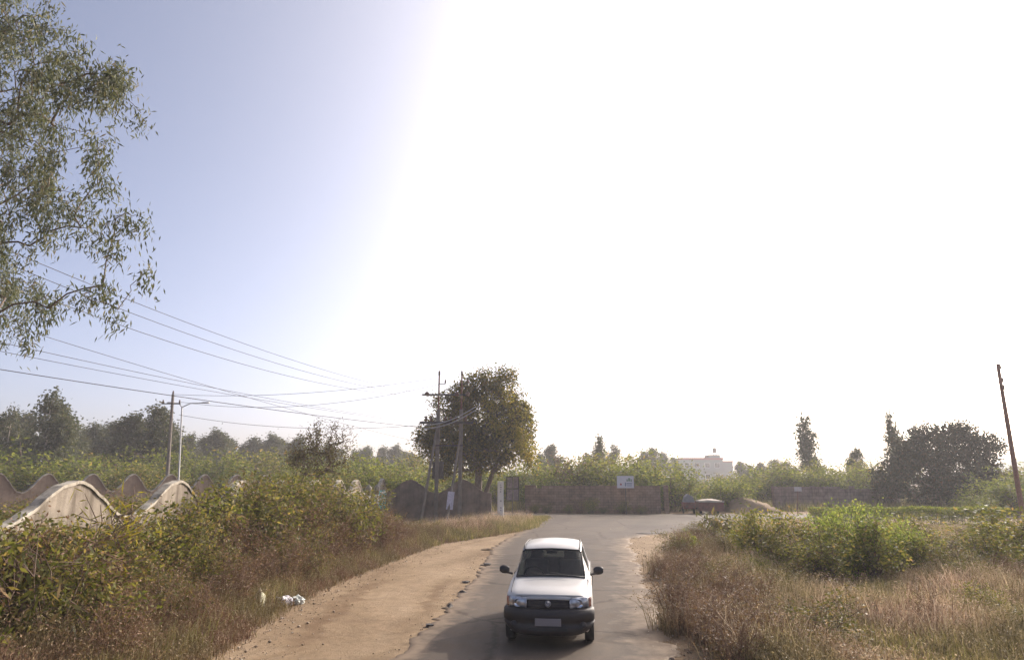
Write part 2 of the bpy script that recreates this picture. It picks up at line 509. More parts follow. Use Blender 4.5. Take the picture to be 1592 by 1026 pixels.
def strip(name, Ys, fl, fr, z, mat, ncol=26, jl=.12, jr=.12, seed=1, skirt=False):
    r = np.random.default_rng(seed)
    rows, uvs, edge = [], [], []
    s1 = s2 = 0
    for y in Ys:
        s1 = .6 * s1 + r.normal(0, jl); s2 = .6 * s2 + r.normal(0, jr)
        a, b = fl(y) + s1, fr(y) + s2
        for k in range(ncol):
            t = k / (ncol - 1) if not skirt else min(1, max(0, (k - 1 + (.97 if k == 0 else 0) - (.97 if k == ncol - 1 else 0)) / (ncol - 3)))
            rows.append((a + (b - a) * t, y, z))
            uvs.append((t, y))
            edge.append(min(t * (b - a) / 1.6, (1 - t) * (b - a) / 2.6))
    if skirt:
        for i in range(len(Ys)):
            for k, sgn in ((0, -1), (ncol - 1, 1)):
                x, y, zz = rows[i * ncol + k]
                rows[i * ncol + k] = (x + sgn * r.uniform(.0, .05), y, .0)
    nr = len(Ys)
    idx = np.arange(nr * ncol).reshape(nr, ncol)
    q = np.stack([idx[:-1, :-1], idx[:-1, 1:], idx[1:, 1:], idx[1:, :-1]], -1).reshape(-1, 4)
    me = np_mesh(name, rows, q)
    ul = me.uv_layers.new(name='UVMap')
    li = np.zeros(len(me.loops), dtype=np.int32); me.loops.foreach_get('vertex_index', li)
    ul.data.foreach_set('uv', np.array(uvs, dtype=np.float32)[li].ravel())
    a = me.attributes.new('edge', 'FLOAT', 'POINT')
    a.data.foreach_set('value', np.clip(np.array(edge, dtype=np.float32), 0, 1))
    o = link_mesh(name, me, mat)
    tag(o, kind='structure')
    return o
YS = np.concatenate([np.linspace(-40, 6, 24), np.arange(6.2, 48, .12)])
strip('dirt_shoulder', YS, sx, lambda y: min(rx(y), 9 + max(0, y - 34)) + 1.3 + float(np.interp(y, [18, 23, 30], [0, .9, 2.0])), .006, M['shoulder'], 22, .10, .16, 3)
strip('road', YS[YS < 46.5], lx, rx, .026, M['asphalt'], 42, .05, .07, 4, True)
# the cross road runs left-right beyond the junction
def cross_road():
    r = np.random.default_rng(5)
    rows, uvs, edge = [], [], []
    Xs = np.concatenate([np.linspace(-140, -30, 20), np.arange(-29, 45, .5), np.linspace(46, 200, 24)])
    nc = 14
    for x in Xs:
        yn = 45.6 + .015 * x + r.normal(0, .05) + (.0 if x > 3 else .6)
        yf = 52.4 - .055 * x + r.normal(0, .04)
        if x > 25: yf = 52.4 - .055 * 25 + r.normal(0, .04)
        for k in range(nc):
            t = k / (nc - 1)
            rows.append((x, yn + (yf - yn) * t, .032)); uvs.append((t, x)); edge.append(.35 + min(t, 1 - t) * (yf - yn) / 2 if t < .5 else min(t, 1 - t) * (yf - yn) / 1.2)
    nr = len(Xs)
    idx = np.arange(nr * nc).reshape(nr, nc)
    q = np.stack([idx[:-1, :-1], idx[1:, :-1], idx[1:, 1:], idx[:-1, 1:]], -1).reshape(-1, 4)
    me = np_mesh('cross_road', rows, q)
    ul = me.uv_layers.new(name='UVMap')
    li = np.zeros(len(me.loops), dtype=np.int32); me.loops.foreach_get('vertex_index', li)
    ul.data.foreach_set('uv', np.array(uvs, dtype=np.float32)[li].ravel())
    a = me.attributes.new('edge', 'FLOAT', 'POINT')
    a.data.foreach_set('value', np.clip(np.array(edge, dtype=np.float32), 0, 1))
    tag(link_mesh('cross_road', me, M['asphalt']), kind='structure')
cross_road()

# distant hill at the right edge
def hill():
    c = pt(1600, 745, 420)
    rows = []
    for i in range(40):
        u = i / 39 * 2 - 1
        row = []
        for j in range(22):
            v = j / 21 * 2 - 1
            h = 21 * math.exp(-(u * 2.3) ** 2) * max(0, 1 - v * v) ** 1.2 * (1 + .10 * math.sin(9 * u + 4 * v) + .06 * math.sin(23 * u))
            row.append((c.x + 40 + u * 190, 420 + v * 60, h - .6))
        rows.append(row)
    o = MB().grid(rows).build('hill', plain('hill_scrub', (.11, .12, .07), .95, var=.3, scale=.2), smooth=True)
    tag(o, kind='structure')
hill()

# ------------------------------------------------------------------ vegetation builders
def nrm(a): return a / np.maximum(np.linalg.norm(a, axis=1, keepdims=True), 1e-9)
def leaf_mesh(name, pos, axis, L, W, r):
    n = len(pos)
    axis = nrm(axis)
    side = nrm(np.cross(axis, r.normal(size=(n, 3))))
    L = np.asarray(L)[:, None] * np.ones((n, 1)); W = np.asarray(W)[:, None] * np.ones((n, 1))
    mid = pos + axis * L * .42
    v = np.stack([pos, mid + side * W / 2, pos + axis * L, mid - side * W / 2], 1).reshape(-1, 3)
    f = np.arange(n * 4).reshape(n, 4)
    return np_mesh(name, v, f)
def prisms(A, B, ra, rb, n=4):
    A, B = np.asarray(A), np.asarray(B)
    d = nrm(B - A)
    ref = np.where(np.abs(d[:, 2:3]) < .9, np.array([[0, 0, 1.]]), np.array([[1., 0, 0]]))
    a = nrm(np.cross(d, ref)); b = np.cross(d, a)
    ts = np.arange(n) * 2 * math.pi / n
    ring = a[:, None, :] * np.cos(ts)[None, :, None] + b[:, None, :] * np.sin(ts)[None, :, None]
    v = np.concatenate([A[:, None] + ring * np.asarray(ra)[:, None, None], B[:, None] + ring * np.asarray(rb)[:, None, None]], 1).reshape(-1, 3)
    E = len(A)
    base = (np.arange(E) * 2 * n)[:, None]
    k = np.arange(n)
    q = np.stack([k, (k + 1) % n, (k + 1) % n + n, k + n], 1)
    f = (base[:, :, None] + q[None]).reshape(-1, 4)
    return v, f
def branch_net(r, start, targets, tip_r, power=.5, jitter=.06, nseg=3, lift=.15):
    """start: list of trunk points; every target is joined to the nearest node of the net"""
    nodes = [np.array(p, float) for p in start]
    par = [-1] + list(range(len(start) - 1))
    is_trunk = [True] * len(start)
    tgt = np.array(targets)
    axis = np.array(start)
    dist = np.array([np.min(np.linalg.norm(axis - t, axis=1)) for t in tgt])
    ends = []
    for i in np.argsort(dist):
        t = tgt[i]
        P = np.array(nodes)
        dv = t - P
        cost = np.linalg.norm(dv, axis=1) + .8 * np.maximum(0, P[:, 2] - t[2] + .0)
        k = int(np.argmin(cost))
        p0 = P[k]; ln = np.linalg.norm(t - p0)
        prev = k
        for s_ in range(1, nseg + 1):
            u = s_ / nseg
            q = p0 + (t - p0) * u + np.array([0, 0, lift * ln * math.sin(math.pi * u)]) + (r.normal(size=3) * jitter * ln if s_ < nseg else 0)
            nodes.append(q); par.append(prev); is_trunk.append(False); prev = len(nodes) - 1
        ends.append(prev)
    w = np.zeros(len(nodes))
    for e in ends: w[e] += 1
    for i in range(len(nodes) - 1, 0, -1):
        w[par[i]] += w[i]
    rad = tip_r * np.maximum(w, 1) ** power
    P = np.array(nodes)
    ii = [i for i in range(1, len(nodes)) if not is_trunk[i]]
    A = P[[par[i] for i in ii]]; B = P[ii]
    ra = np.array([min(rad[par[i]], rad[i] * 1.35) for i in ii]); rb = rad[ii]
    return A, B, ra, rb, rad
def trunk_mesh(r, pts, radii, extra=None, n=8):
    mb = MB().tube(pts, radii, n)
    v = np.array(mb.v); f4 = np.array([f for f in mb.f if len(f) == 4])
    arrs = [f4]
    if extra is not None:
        ev, ef = extra
        arrs = [np.concatenate([f4, ef + len(v)])]
        v = np.concatenate([v, ev])
    return np_mesh('trunk', v, None, True, mixed=arrs)

def tree_from(name, r, trunk_pts, trunk_r, targets, leaf_fn, bark, leafm, tip_r=.012, power=.5, lift=.12, jitter=.06):
    """tree > trunk, branches, crown; leaf_fn(targets) -> pos, axis, L, W"""
    root = empty(name)
    A, B, ra, rb, rad = branch_net(r, trunk_pts, targets, tip_r, power, jitter, 3, lift)
    link_mesh('trunk', trunk_mesh(r, trunk_pts, trunk_r), bark, root)
    v, f = prisms(A, B, ra, rb, 5)
    tag(link_mesh('branches', np_mesh('branches', v, f, True), bark, root), kind='stuff')
    pos, ax, L, W = leaf_fn(np.array(targets))
    link_mesh('crown', leaf_mesh('crown', pos, ax, L, W, r), leafm, root)
    return root
def cluster_leaves(r, T, per, spread, L, W, droop=0.0, zs=1.0):
    n = len(T) * per
    c = np.repeat(T, per, 0)
    off = r.normal(size=(n, 3)) * spread * np.array([1, 1, zs])
    ax = nrm(r.normal(size=(n, 3)) + off / spread * .3) + np.array([0, 0, -droop])
    return c + off, ax, L * r.uniform(.6, 1.3, n), W * r.uniform(.7, 1.2, n)
def lobes_points(r, lobes, n):
    """lobes: (x,y,z,rx,ry,rz) -> n points, denser near the skin"""
    vol = np.array([l[3] * l[4] * l[5] for l in lobes]) ** .75
    k = r.choice(len(lobes), n, p=vol / vol.sum())
    d = nrm(r.normal(size=(n, 3))) * (r.uniform(0, 1, (n, 1)) ** .38)
    Lb = np.array(lobes)[k]
    return Lb[:, :3] + d * Lb[:, 3:]

def shrub_proto(name, seed, leafm, n_stems, n_leaf, leaf, spread=.5, hgt=1.0, twig=None, upright=.5, bare=.25, wl=.5, droop=0.0):
    """unit shrub: height 1, half-width spread"""
    r = np.random.default_rng(seed)
    root = empty(name)
    A, B, ra, rb, tips = [], [], [], [], []
    for i in range(n_stems):
        a = r.uniform(0, 2 * math.pi); rr = spread * math.sqrt(r.uniform(.02, 1))
        top = np.array([rr * math.cos(a), rr * math.sin(a), hgt * (r.uniform(.5, 1.0) - .3 * (rr / spread) ** 2 * r.uniform(.2, 1))])
        b0 = np.array([r.normal(0, .06), r.normal(0, .06), -.02])
        prev = b0
        nseg = 5
        pts = []
        for s_ in range(1, nseg + 1):
            u = s_ / nseg
            q = b0 + (top - b0) * np.array([u ** (1 + upright), u ** (1 + upright), u]) + r.normal(0, .02, 3)
            A.append(prev); B.append(q); ra.append(.012 * (1.15 - u + .2)); rb.append(.012 * (1.15 - u))
            prev = q; pts.append(q)
        for q in pts[1:]:
            for _ in range(3):
                e = q + r.normal(0, .10, 3) + np.array([0, 0, .03])
                A.append(q); B.append(e); ra.append(.004); rb.append(.002)
                tips.append(e)
        tips.append(pts[-1])
    tips = np.array(tips)
    tips = tips[tips[:, 2] > bare * hgt * r.uniform(.3, 1.2, len(tips))]
    per = max(1, n_leaf // len(tips))
    v, f = prisms(A, B, ra, rb, 4)
    link_mesh('stem', np_mesh('stem', v, f), twig or M['twig'], root)
    pos, ax, L, W = cluster_leaves(r, tips, per, .055, leaf, leaf * wl, droop, 1.0)
    pos[:, 2] = np.maximum(pos[:, 2], .01)
    link_mesh('foliage', leaf_mesh('foliage', pos, ax, L, W, r), leafm, root)
    return root

def blades(r, base, h, w, lean, seeds=0.0):
    """base Nx3 -> grass blade mesh arrays (5 verts each) plus seed tufts"""
    n = len(base)
    a = r.uniform(0, 2 * math.pi, n)
    side = np.stack([np.cos(a), np.sin(a), np.zeros(n)], 1)
    la = r.uniform(0, 2 * math.pi, n)
    ld = np.stack([np.cos(la), np.sin(la), np.zeros(n)], 1) * (np.abs(r.normal(0, lean, n)) * h)[:, None]
    up = np.array([0, 0, 1.])
    mid = base + up * (h * .55)[:, None] + ld * .35
    tip = base + up * (h * r.uniform(.85, 1.0, n))[:, None] + ld
    w = w[:, None]
    v = np.stack([base - side * w / 2, base + side * w / 2, mid + side * w * .4, mid - side * w * .4, tip], 1).reshape(-1, 3)
    b = (np.arange(n) * 5)[:, None]
    q = b + np.array([[0, 1, 2, 3]]); t = b + np.array([[3, 2, 4]])
    if seeds > 0:
        k = r.random(n) < seeds
        T = tip[k]; m = len(T); per = 3
        T = np.repeat(T, per, 0) + r.normal(0, .025, (m * per, 3))
        ax = nrm(r.normal(size=(m * per, 3)) + np.array([0, 0, .8]))
        sd_ = nrm(np.cross(ax, r.normal(size=(m * per, 3))))
        L, W = .045, .007
        sv = np.stack([T, T + ax * L * .5 + sd_ * W, T + ax * L, T + ax * L * .5 - sd_ * W], 1).reshape(-1, 3)
        sq = np.arange(m * per * 4).reshape(-1, 4) + len(v)
        v = np.concatenate([v, sv]); q = np.concatenate([q, sq])
    return v, q, t
def tufts(r, centres, per, rad, h, w, lean):
    n = len(centres) * per
    c = np.repeat(centres, per, 0)
    sc = np.repeat(r.uniform(.65, 1.25, len(centres)), per)
    hh = np.repeat(h, per) * sc * r.uniform(.5, 1.1, n)
    base = c + np.stack([r.normal(0, rad, n), r.normal(0, rad, n), np.zeros(n)], 1)
    return base, hh, w * r.uniform(.6, 1.3, n)
# ------------------------------------------------------------------ walls
def bell_meshes(w, base, amp, thick, p=1.12, n=28):
    def top(u):                                    # u in -.5 .. .5
        return base + amp * (.5 * (1 + math.cos(2 * math.pi * u))) ** p + .012 * math.sin(31 * u) + .009 * math.sin(57 * u + 1)
    us = [i / n - .5 for i in range(n + 1)]
    mb = MB()
    fr = [[(u * w, -thick / 2, z) for z in (-.3, top(u) * .5, top(u))] for u in us]
    bk = [[(u * w, thick / 2, z) for z in (-.3, top(u) * .5, top(u))] for u in us]
    mb.grid(fr); mb.grid(bk)
    mb.grid([[(u * w, -thick / 2, top(u)), (u * w, thick / 2, top(u))] for u in us])
    for u in (us[0], us[-1]):
        mb.grid([[(u * w, -thick / 2, -.3), (u * w, thick / 2, -.3)], [(u * w, -thick / 2, top(u)), (u * w, thick / 2, top(u))]])
    panel = mb.mesh('wall_panel')
    mc = MB()
    t2, h = thick / 2 + .035, .06
    rows = []
    for u in us:
        z = top(u) + .002
        rows.append([(u * w * .998, -t2, z), (u * w * .998, -t2, z + h), (u * w * .998, t2, z + h), (u * w * .998, t2, z), (u * w * .998, -t2, z)])
    mc.grid(rows)
    for r_ in (rows[0], rows[-1]): mc.add(r_[:4], [(0, 1, 2, 3)])
    return panel, mc.mesh('coping')
def bell_wall(name, start, rz, offs, w, base, amp, thick, mat, cop, label, pillars=(), group=None):
    root = empty(name, start, rz)
    pm, cm = bell_meshes(w, base, amp, thick)
    for d in offs:
        o = link_mesh('wall_panel', pm, mat, root); o.location = (d, 0, 0)
        o = link_mesh('coping', cm, cop, root); o.location = (d, 0, 0)
    for d in pillars:
        MB().box((d, 0, (base + .05) / 2 - .1), (.3, thick + .16, base + .25)).build('pillar', mat, root, bevel=.02)
    tag(root, label, 'wall', group)
    return root
WX = -8.2
near_wall = bell_wall('compound_wall', (WX, 0, 0), math.pi / 2, [8.5, 12.22, 15.95, 19.7, 23.45, 27.2, 30.9, 34.3], 3.7, 1.84, .72, .13,
          M['plaster'], M['coping'], 'long plastered compound wall with bell-shaped tops behind the roadside weeds', [10.36, 14.08, 17.82, 21.57, 25.32, 29.05, 36.35])
gate_wall = bell_wall('compound_wall', (WX, 0, 0), math.pi / 2, [41.2], 3.3, 1.85, .80, .13, M['plaster'], M['coping'],
          'single bell-topped wall panel with a teal painted sign beside the gate gap', [39.35])
teal = plain('teal_paint', (.10, .34, .34), .7, var=.3, scale=5)
teal_d = plain('teal_dark', (.04, .20, .22), .7, var=.3, scale=5)
sg = MB().box((41.2, -.073, 1.42), (2.3, .012, 1.15)).build('painted_sign', teal, gate_wall)
for k, (zz, ww, mt) in enumerate(((1.86, 1.7, 'white_paint'), (1.66, 2.0, None), (1.47, 1.9, 'white_paint'), (1.27, 1.6, None))):
    m_ = MB()
    r_ = random.Random(k)
    x = 41.2 - ww / 2
    while x < 41.2 + ww / 2:
        l = r_.uniform(.10, .22)
        m_.box((x + l / 2, -.083, zz + r_.uniform(-.01, .01)), (l, .006, .10 if mt else .13))
        x += l + .05
    m_.build('lettering', M[mt] if mt else teal_d, sg)
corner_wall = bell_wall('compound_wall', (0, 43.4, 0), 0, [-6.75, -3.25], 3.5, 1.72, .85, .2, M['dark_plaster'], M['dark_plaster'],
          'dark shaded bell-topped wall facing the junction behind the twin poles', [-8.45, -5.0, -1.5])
# far boundary wall inside the compound
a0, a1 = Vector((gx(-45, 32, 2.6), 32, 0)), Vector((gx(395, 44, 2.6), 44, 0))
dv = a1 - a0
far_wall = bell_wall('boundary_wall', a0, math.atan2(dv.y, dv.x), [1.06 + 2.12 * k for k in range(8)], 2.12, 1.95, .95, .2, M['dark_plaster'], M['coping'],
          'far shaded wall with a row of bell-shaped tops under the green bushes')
# slim gate posts with white bands
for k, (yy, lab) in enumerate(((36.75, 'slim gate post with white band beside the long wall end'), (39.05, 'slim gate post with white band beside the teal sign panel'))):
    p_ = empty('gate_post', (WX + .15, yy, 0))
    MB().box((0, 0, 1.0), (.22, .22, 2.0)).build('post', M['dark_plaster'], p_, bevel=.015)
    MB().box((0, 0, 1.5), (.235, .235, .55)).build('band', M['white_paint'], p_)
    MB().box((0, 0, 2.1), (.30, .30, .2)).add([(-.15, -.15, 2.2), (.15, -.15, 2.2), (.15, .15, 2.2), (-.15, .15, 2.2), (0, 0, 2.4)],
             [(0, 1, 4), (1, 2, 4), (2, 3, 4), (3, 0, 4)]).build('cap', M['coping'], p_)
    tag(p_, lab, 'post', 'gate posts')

# block wall across the junction
def block_wall(name, A, B, h, mat, label, pil=(), seed=2, broken=.12):
    A, B = Vector(A), Vector(B)
    L = (B - A).length
    root = empty(name, A, math.atan2((B - A).y, (B - A).x))
    r = random.Random(seed)
    n = int(L / .42)
    mb = MB()
    tops = []
    hh = h
    for i in range(n):
        if r.random() < .2: hh = h + r.choice((-.21, 0, 0, .0)) * (1 if r.random() < broken * 5 else 0)
        tops.append(hh)
    mb.box((L / 2, 0, (h - .21) / 2 - .15), (L, .2, h - .21 + .3))
    mb.build('wall_body', mat, root)
    top = MB()
    for i in range(n):
        if tops[i] >= h - .01:
            top.box(((i + .5) * L / n, r.uniform(-.01, .01), h - .21 + .108), (L / n - .015, .2, .21 + r.uniform(-.012, .012)))
    top.build('top_course', mat, root)
    for d in pil:
        MB().box((d, 0, h / 2 - .05), (.36, .34, h + .2)).build('pillar', mat, root, bevel=.02)
    tag(root, label, 'wall')
    return root
wl = gr(822, 797); wr = gr(1028, 799)
block_wall('block_wall', (gx(818, 54.2), 54.2, 0), (gx(1028, 52.6), 52.6, 0), 2.15, M['block'], 'long brown block wall across the far side of the junction', (0.1, 6.15, 11.3), 2)
block_wall('block_wall', (gx(1205, 58), 58, 0), (gx(1400, 62), 62, 0), 2.0, M['rubble'], 'low brown wall to the right of the soil heap', (0.1, 4.2, 8.6), 5, .3)

# ------------------------------------------------------------------ far house
HY = 250
hr = empty('house', (gx(1096, HY), HY, 0))
cream = plain('house_wall', (.25, .28, .27), .9, var=.08, scale=.4)
red = plain('house_parapet', (.36, .16, .14), .9, var=.1)
dark_glass = plain('dark_glass', (.03, .035, .04), .15)
hx0, hx1 = gx(1060, HY, 8) - hr.location.x, gx(1124, HY, 8) - hr.location.x
ztop = pt(1090, 712, HY).z
MB().box(((hx0 + hx1) / 2, 4, ztop / 2 - .2), (hx1 - hx0, 8, ztop + .4 - .9)).build('wall', cream, hr)
pr = MB().box(((hx0 + hx1) / 2, 4, ztop - .25), (hx1 - hx0 + .5, 8.5, .8)).build('parapet', red, hr)
MB().box((hx1 - 2.5, 3.9, ztop + .35), (4.2, 5, 1.9)).build('stair_head', cream, hr)
MB().box((hx1 + 2.0, 5, ztop / 2 - .7), (4.6, 7, ztop - 1.4)).build('annex', cream, hr)
MB().box((hx1 + 2.0, 5, ztop - 1.25), (5.0, 7.4, .5)).build('annex_parapet', red, hr)
MB().box(((hx0 + hx1) / 2, -.6, ztop * .55), (hx1 - hx0, 1.1, .18)).build('balcony_slab', cream, hr)
for k, (fx, fz) in enumerate(((.12, .75), (.36, .75), (.62, .75), (.86, .75), (.12, .35), (.36, .35), (.62, .35), (.86, .35))):
    cxw = hx0 + (hx1 - hx0) * fx
    w_ = MB().box((cxw, -.02, ztop * fz), (2.0, .08, 1.9)).build('window', M['white_paint'], hr)
    MB().box((cxw, -.045, ztop * fz), (1.8, .04, 1.7)).build('pane', dark_glass, w_)
tk = MB().lathe([(.0, 0), (.7, 0), (.75, .2), (.75, 1.5), (.6, 1.8), (0.1, 1.95)], (hx1 - 1.6, 4, ztop + 2.2), 14).build('water_tank', M['dark_plaster'], hr, True)
for dx in (-.5, .5):
    for dy in (-.5, .5):
        MB().box((hx1 - 1.6 + dx, 4 + dy, ztop + 1.75), (.12, .12, .95)).build('tank_leg', M['iron'], tk)
MB().box((hx1 - 5.2, 3, ztop + .55), (1.3, 1.2, 1.1)).build('roof_cabin', M['dark_plaster'], hr)
tag(hr, 'pale two-storey house with red parapet and rooftop water tank far behind the bushes', 'house')

# ------------------------------------------------------------------ trees
# gum tree whose crown hangs in at the top left
def gum_near():
    r = np.random.default_rng(11)
    lob = []
    for (px, py, rp, Y) in ((20, 40, 80, 12.5), (75, 75, 60, 12.2), (140, 110, 48, 12.0), (165, 150, 45, 12.0), (90, 160, 60, 12.8), (185, 120, 26, 12.0), (130, 215, 36, 12.4),
                            (30, 200, 80, 13), (60, 275, 62, 12.6), (140, 255, 34, 12.4), (205, 320, 26, 12.0), (178, 345, 34, 12.0), (110, 340, 36, 12.6), (215, 395, 22, 11.8), (238, 400, 13, 11.6),
                            (200, 425, 22, 11.8), (150, 415, 28, 12.2), (95, 400, 26, 12.4), (30, 350, 50, 12.8), (165, 470, 20, 12.0), (115, 465, 26, 12.2), (60, 450, 26, 12.6),
                            (20, 490, 28, 12.8), (78, 572, 5, 12), (30, 512, 18, 12.6), (128, 540, 6, 12), (160, 515, 10, 12), (95, 505, 13, 12.3), (-60, 150, 150, 13.5), (-60, 400, 110, 13.5), (-160, 60, 160, 14), (0, -60, 90, 12.8), (-100, -120, 150, 14)):
        p = pt(px * 1.05 + 3, py * 1.02, Y); s = rp * Y * 1.05 / F_PX
        lob.append((p.x, p.y, p.z, s, s * 1.3, s))
    # back half of the crown beyond the frame
    lob += [(-17, 15, 11, 3, 3, 3), (-17.5, 13, 14, 2.6, 3, 2.4), (-19, 12.5, 9.5, 2.5, 3, 2.5), (-16, 17, 8, 2.5, 2.5, 2.2)]
    T = lobes_points(r, lob, 900)
    base = np.array([-16.2, 13.6, 0])
    tp = [base + np.array([.9 * math.sin(u * 2.0) * u, .2 * math.sin(u * 4), 15.2 * u]) for u in np.linspace(0, 1, 12)]
    tr = list(np.linspace(.30, .05, 12))
    # leaves hang in small sprays below every twig end
    per = 112
    n = len(T) * per
    c = np.repeat(T, per, 0)
    off = r.normal(size=(n, 3)) * np.array([.12, .12, .19]) + np.array([0, 0, -.15])
    ax = nrm(r.normal(size=(n, 3)) * .55 + np.array([0, 0, -1.0]))
    L = .15 * r.uniform(.6, 1.3, n); W = .033 * r.uniform(.7, 1.3, n)
    t = tree_from('eucalyptus_tree', r, tp, tr, T, lambda _: (c + off, ax, L, W), M['bark'], M['leaf_gum'], .0065, .44, .10, .07)
    tag(t, 'large eucalyptus with drooping leaf sprays hanging in at the top left corner', 'tree')
gum_near()

def px_lobes(lst, Y, dy=1.0):
    out = []
    for (px, py, rp) in lst:
        p = pt(px, py, Y); s = rp * Y * 1.02 / F_PX
        out.append((p.x, p.y, p.z, s, s * dy, s))
    return out
def junction_tree():
    r = np.random.default_rng(21)
    Y = 46.5
    lob = px_lobes([(738, 622, 36), (770, 606, 30), (785, 592, 20), (752, 590, 18), (720, 610, 22), (700, 645, 34), (672, 672, 24), (660, 690, 14), (690, 690, 30), (740, 660, 44), (785, 650, 38),
                    (808, 665, 24), (818, 690, 20), (822, 712, 10), (790, 690, 26), (760, 692, 34), (720, 705, 28), (800, 630, 22), (812, 645, 15), (690, 725, 18), (668, 705, 14), (790, 578, 10), (735, 588, 12), (822, 660, 10), (655, 672, 10), (828, 720, 7), (700, 735, 14), (705, 715, 24), (720, 690, 26), (762, 716, 22), (740, 702, 28), (785, 712, 14), (680, 730, 12)], Y, 1.1)
    T = lobes_points(r, lob, 720)
    bx_ = gx(738, Y)
    tp = [(bx_ + .25 * math.sin(3 * u), Y, 6.2 * u - .1) for u in np.linspace(0, 1, 8)]
    def lf(T_):
        return cluster_leaves(r, T_, 58, .25, .22, .11, .3)
    t = tree_from('mango_tree', r, tp, list(np.linspace(.36, .13, 8)), T, lf, M['bark'], M['leaf_mango'], .018, .5, .10, .07)
    # second stem
    v = MB().tube([(bx_ + .2, Y, 0), (bx_ + .7, Y - .1, 1.5), (bx_ + 1.2, Y - .1, 3.0), (bx_ + 1.9, Y, 4.6)], [.22, .18, .15, .10], 8)
    v.build('trunk', M['bark'], t, True)
    # extra yellow leaves put sunlight into the colour of the right side
    T2 = lobes_points(r, px_lobes([(815, 695, 18), (805, 665, 16), (790, 640, 14), (770, 640, 14), (800, 715, 10), (785, 615, 14), (825, 712, 10), (760, 625, 14), (800, 680, 22), (775, 665, 18), (815, 650, 10)], Y - 1.4), 190)
    pos, ax, L, W = cluster_leaves(r, T2, 16, .2, .2, .09, .3)
    link_mesh('painted_sunlit_leaves', leaf_mesh('painted_sunlit_leaves', pos, ax, L, W, r), M['leaf_yellow'], t)
    tag(t, 'big dense round-crowned tree behind the twin electric poles at the junction', 'tree')
junction_tree()
def dark_tree():
    r = np.random.default_rng(31)
    Y = 60
    lob = px_lobes([(1400, 735, 34), (1440, 700, 40), (1485, 690, 34), (1520, 692, 24), (1540, 694, 14), (1553, 697, 8), (1405, 705, 20), (1388, 690, 9), (1455, 740, 48),
                    (1505, 735, 38), (1385, 755, 22), (1450, 765, 36), (1500, 762, 34), (1535, 755, 20), (1490, 662, 10), (1470, 680, 20), (1430, 680, 20), (1535, 720, 18), (1425, 672, 7), (1450, 668, 7), (1500, 668, 7), (1522, 676, 8), (1547, 688, 7), (1400, 682, 6), (1470, 664, 6), (1558, 702, 6)], Y, 1.0)
    T = lobes_points(r, lob, 640)
    bx_ = gx(1455, Y)
    tp = [(bx_ + .3 * math.sin(3 * u), Y, 4.2 * u - .1) for u in np.linspace(0, 1, 7)]
    t = tree_from('rain_tree', r, tp, list(np.linspace(.42, .16, 7)), T, lambda T_: cluster_leaves(r, T_, 58, .32, .27, .14, .1, .8),
                  M['bark'], M['leaf_dark'], .02, .5, .05, .08)
    tag(t, 'wide dark dense tree behind the clipped hedge on the right', 'tree')
dark_tree()
def sparse_tree():
    r = np.random.default_rng(41)
    Y = 33
    lob = px_lobes([(470, 705, 26), (500, 690, 28), (525, 700, 24), (490, 715, 30), (530, 720, 18), (455, 715, 14)], Y)
    T = lobes_points(r, lob, 150)
    T2 = lobes_points(r, px_lobes([(500, 670, 26), (525, 668, 22), (545, 672, 14), (480, 680, 18), (455, 690, 16), (490, 660, 10)], Y), 130)
    bx_ = gx(493, Y)
    tp = [(bx_ + .15 * math.sin(4 * u), Y, 2.9 * u - .1) for u in np.linspace(0, 1, 6)]
    def lf(T_):
        a = cluster_leaves(r, T, 26, .17, .12, .06, .1)
        b = cluster_leaves(r, T2, 4, .10, .09, .05, .0)
        return tuple(np.concatenate([x, y]) for x, y in zip(a, b))
    t = tree_from('thin_tree', r, tp, list(np.linspace(.12, .06, 6)), np.concatenate([T, T2]), lf, M['bark'], M['leaf_dusk'], .008, .45, .06, .09)
    tag(t, 'small reddish tree with sparse bare twigs above the weeds', 'tree')
sparse_tree()

# distant gum trees: three unit shapes (height 1), copied and scaled
def gum_proto(seed, lobes, n, leafm, per=44, leaf=.030, spread=.027):
    r = np.random.default_rng(seed)
    T = lobes_points(r, lobes, n)
    tp = [(.012 * math.sin(5 * u), 0, .9 * u - .01) for u in np.linspace(0, 1, 8)]
    return tree_from('eucalyptus_tree', r, tp, list(np.linspace(.016, .003, 8)), T, lambda T_: cluster_leaves(r, T_, per, spread, leaf, leaf * .55, .5, 1.2),
                     M['bark_pale'], leafm, .0012, .45, .1, .06)
def gum_lobes(seed, width, low, n, top=.97):
    r = random.Random(seed)
    out = [(r.uniform(-.02, .02), 0, top - .05, .030, .030, .055)]
    for k in range(n):
        u = (k + r.random()) / n
        z = low + (top - .08 - low) * u
        w = width * (1 - u) ** .55 * (.55 + .45 * min(1, u * 5)) + .015
        a = r.uniform(0, 6.28)
        d = w * r.uniform(.35, 1.0)
        s_ = r.uniform(.035, .065) * (1.25 - .5 * u) * (1 + width)
        out.append((d * math.cos(a), d * math.sin(a), z, s_, s_, s_ * r.uniform(1.0, 1.7)))
    return out
PG = [gum_proto(51, gum_lobes(1, .16, .28, 17), 230, M['leaf_gum_far'], 40),
      gum_proto(52, gum_lobes(2, .14, .30, 15), 210, M['leaf_gum_far'], 40),
      gum_proto(53, gum_lobes(3, .10, .36, 13), 120, M['leaf_gum_far'], 28),
      gum_proto(54, gum_lobes(4, .30, .22, 26), 340, M['leaf_gum_far'], 40)]
used = set()
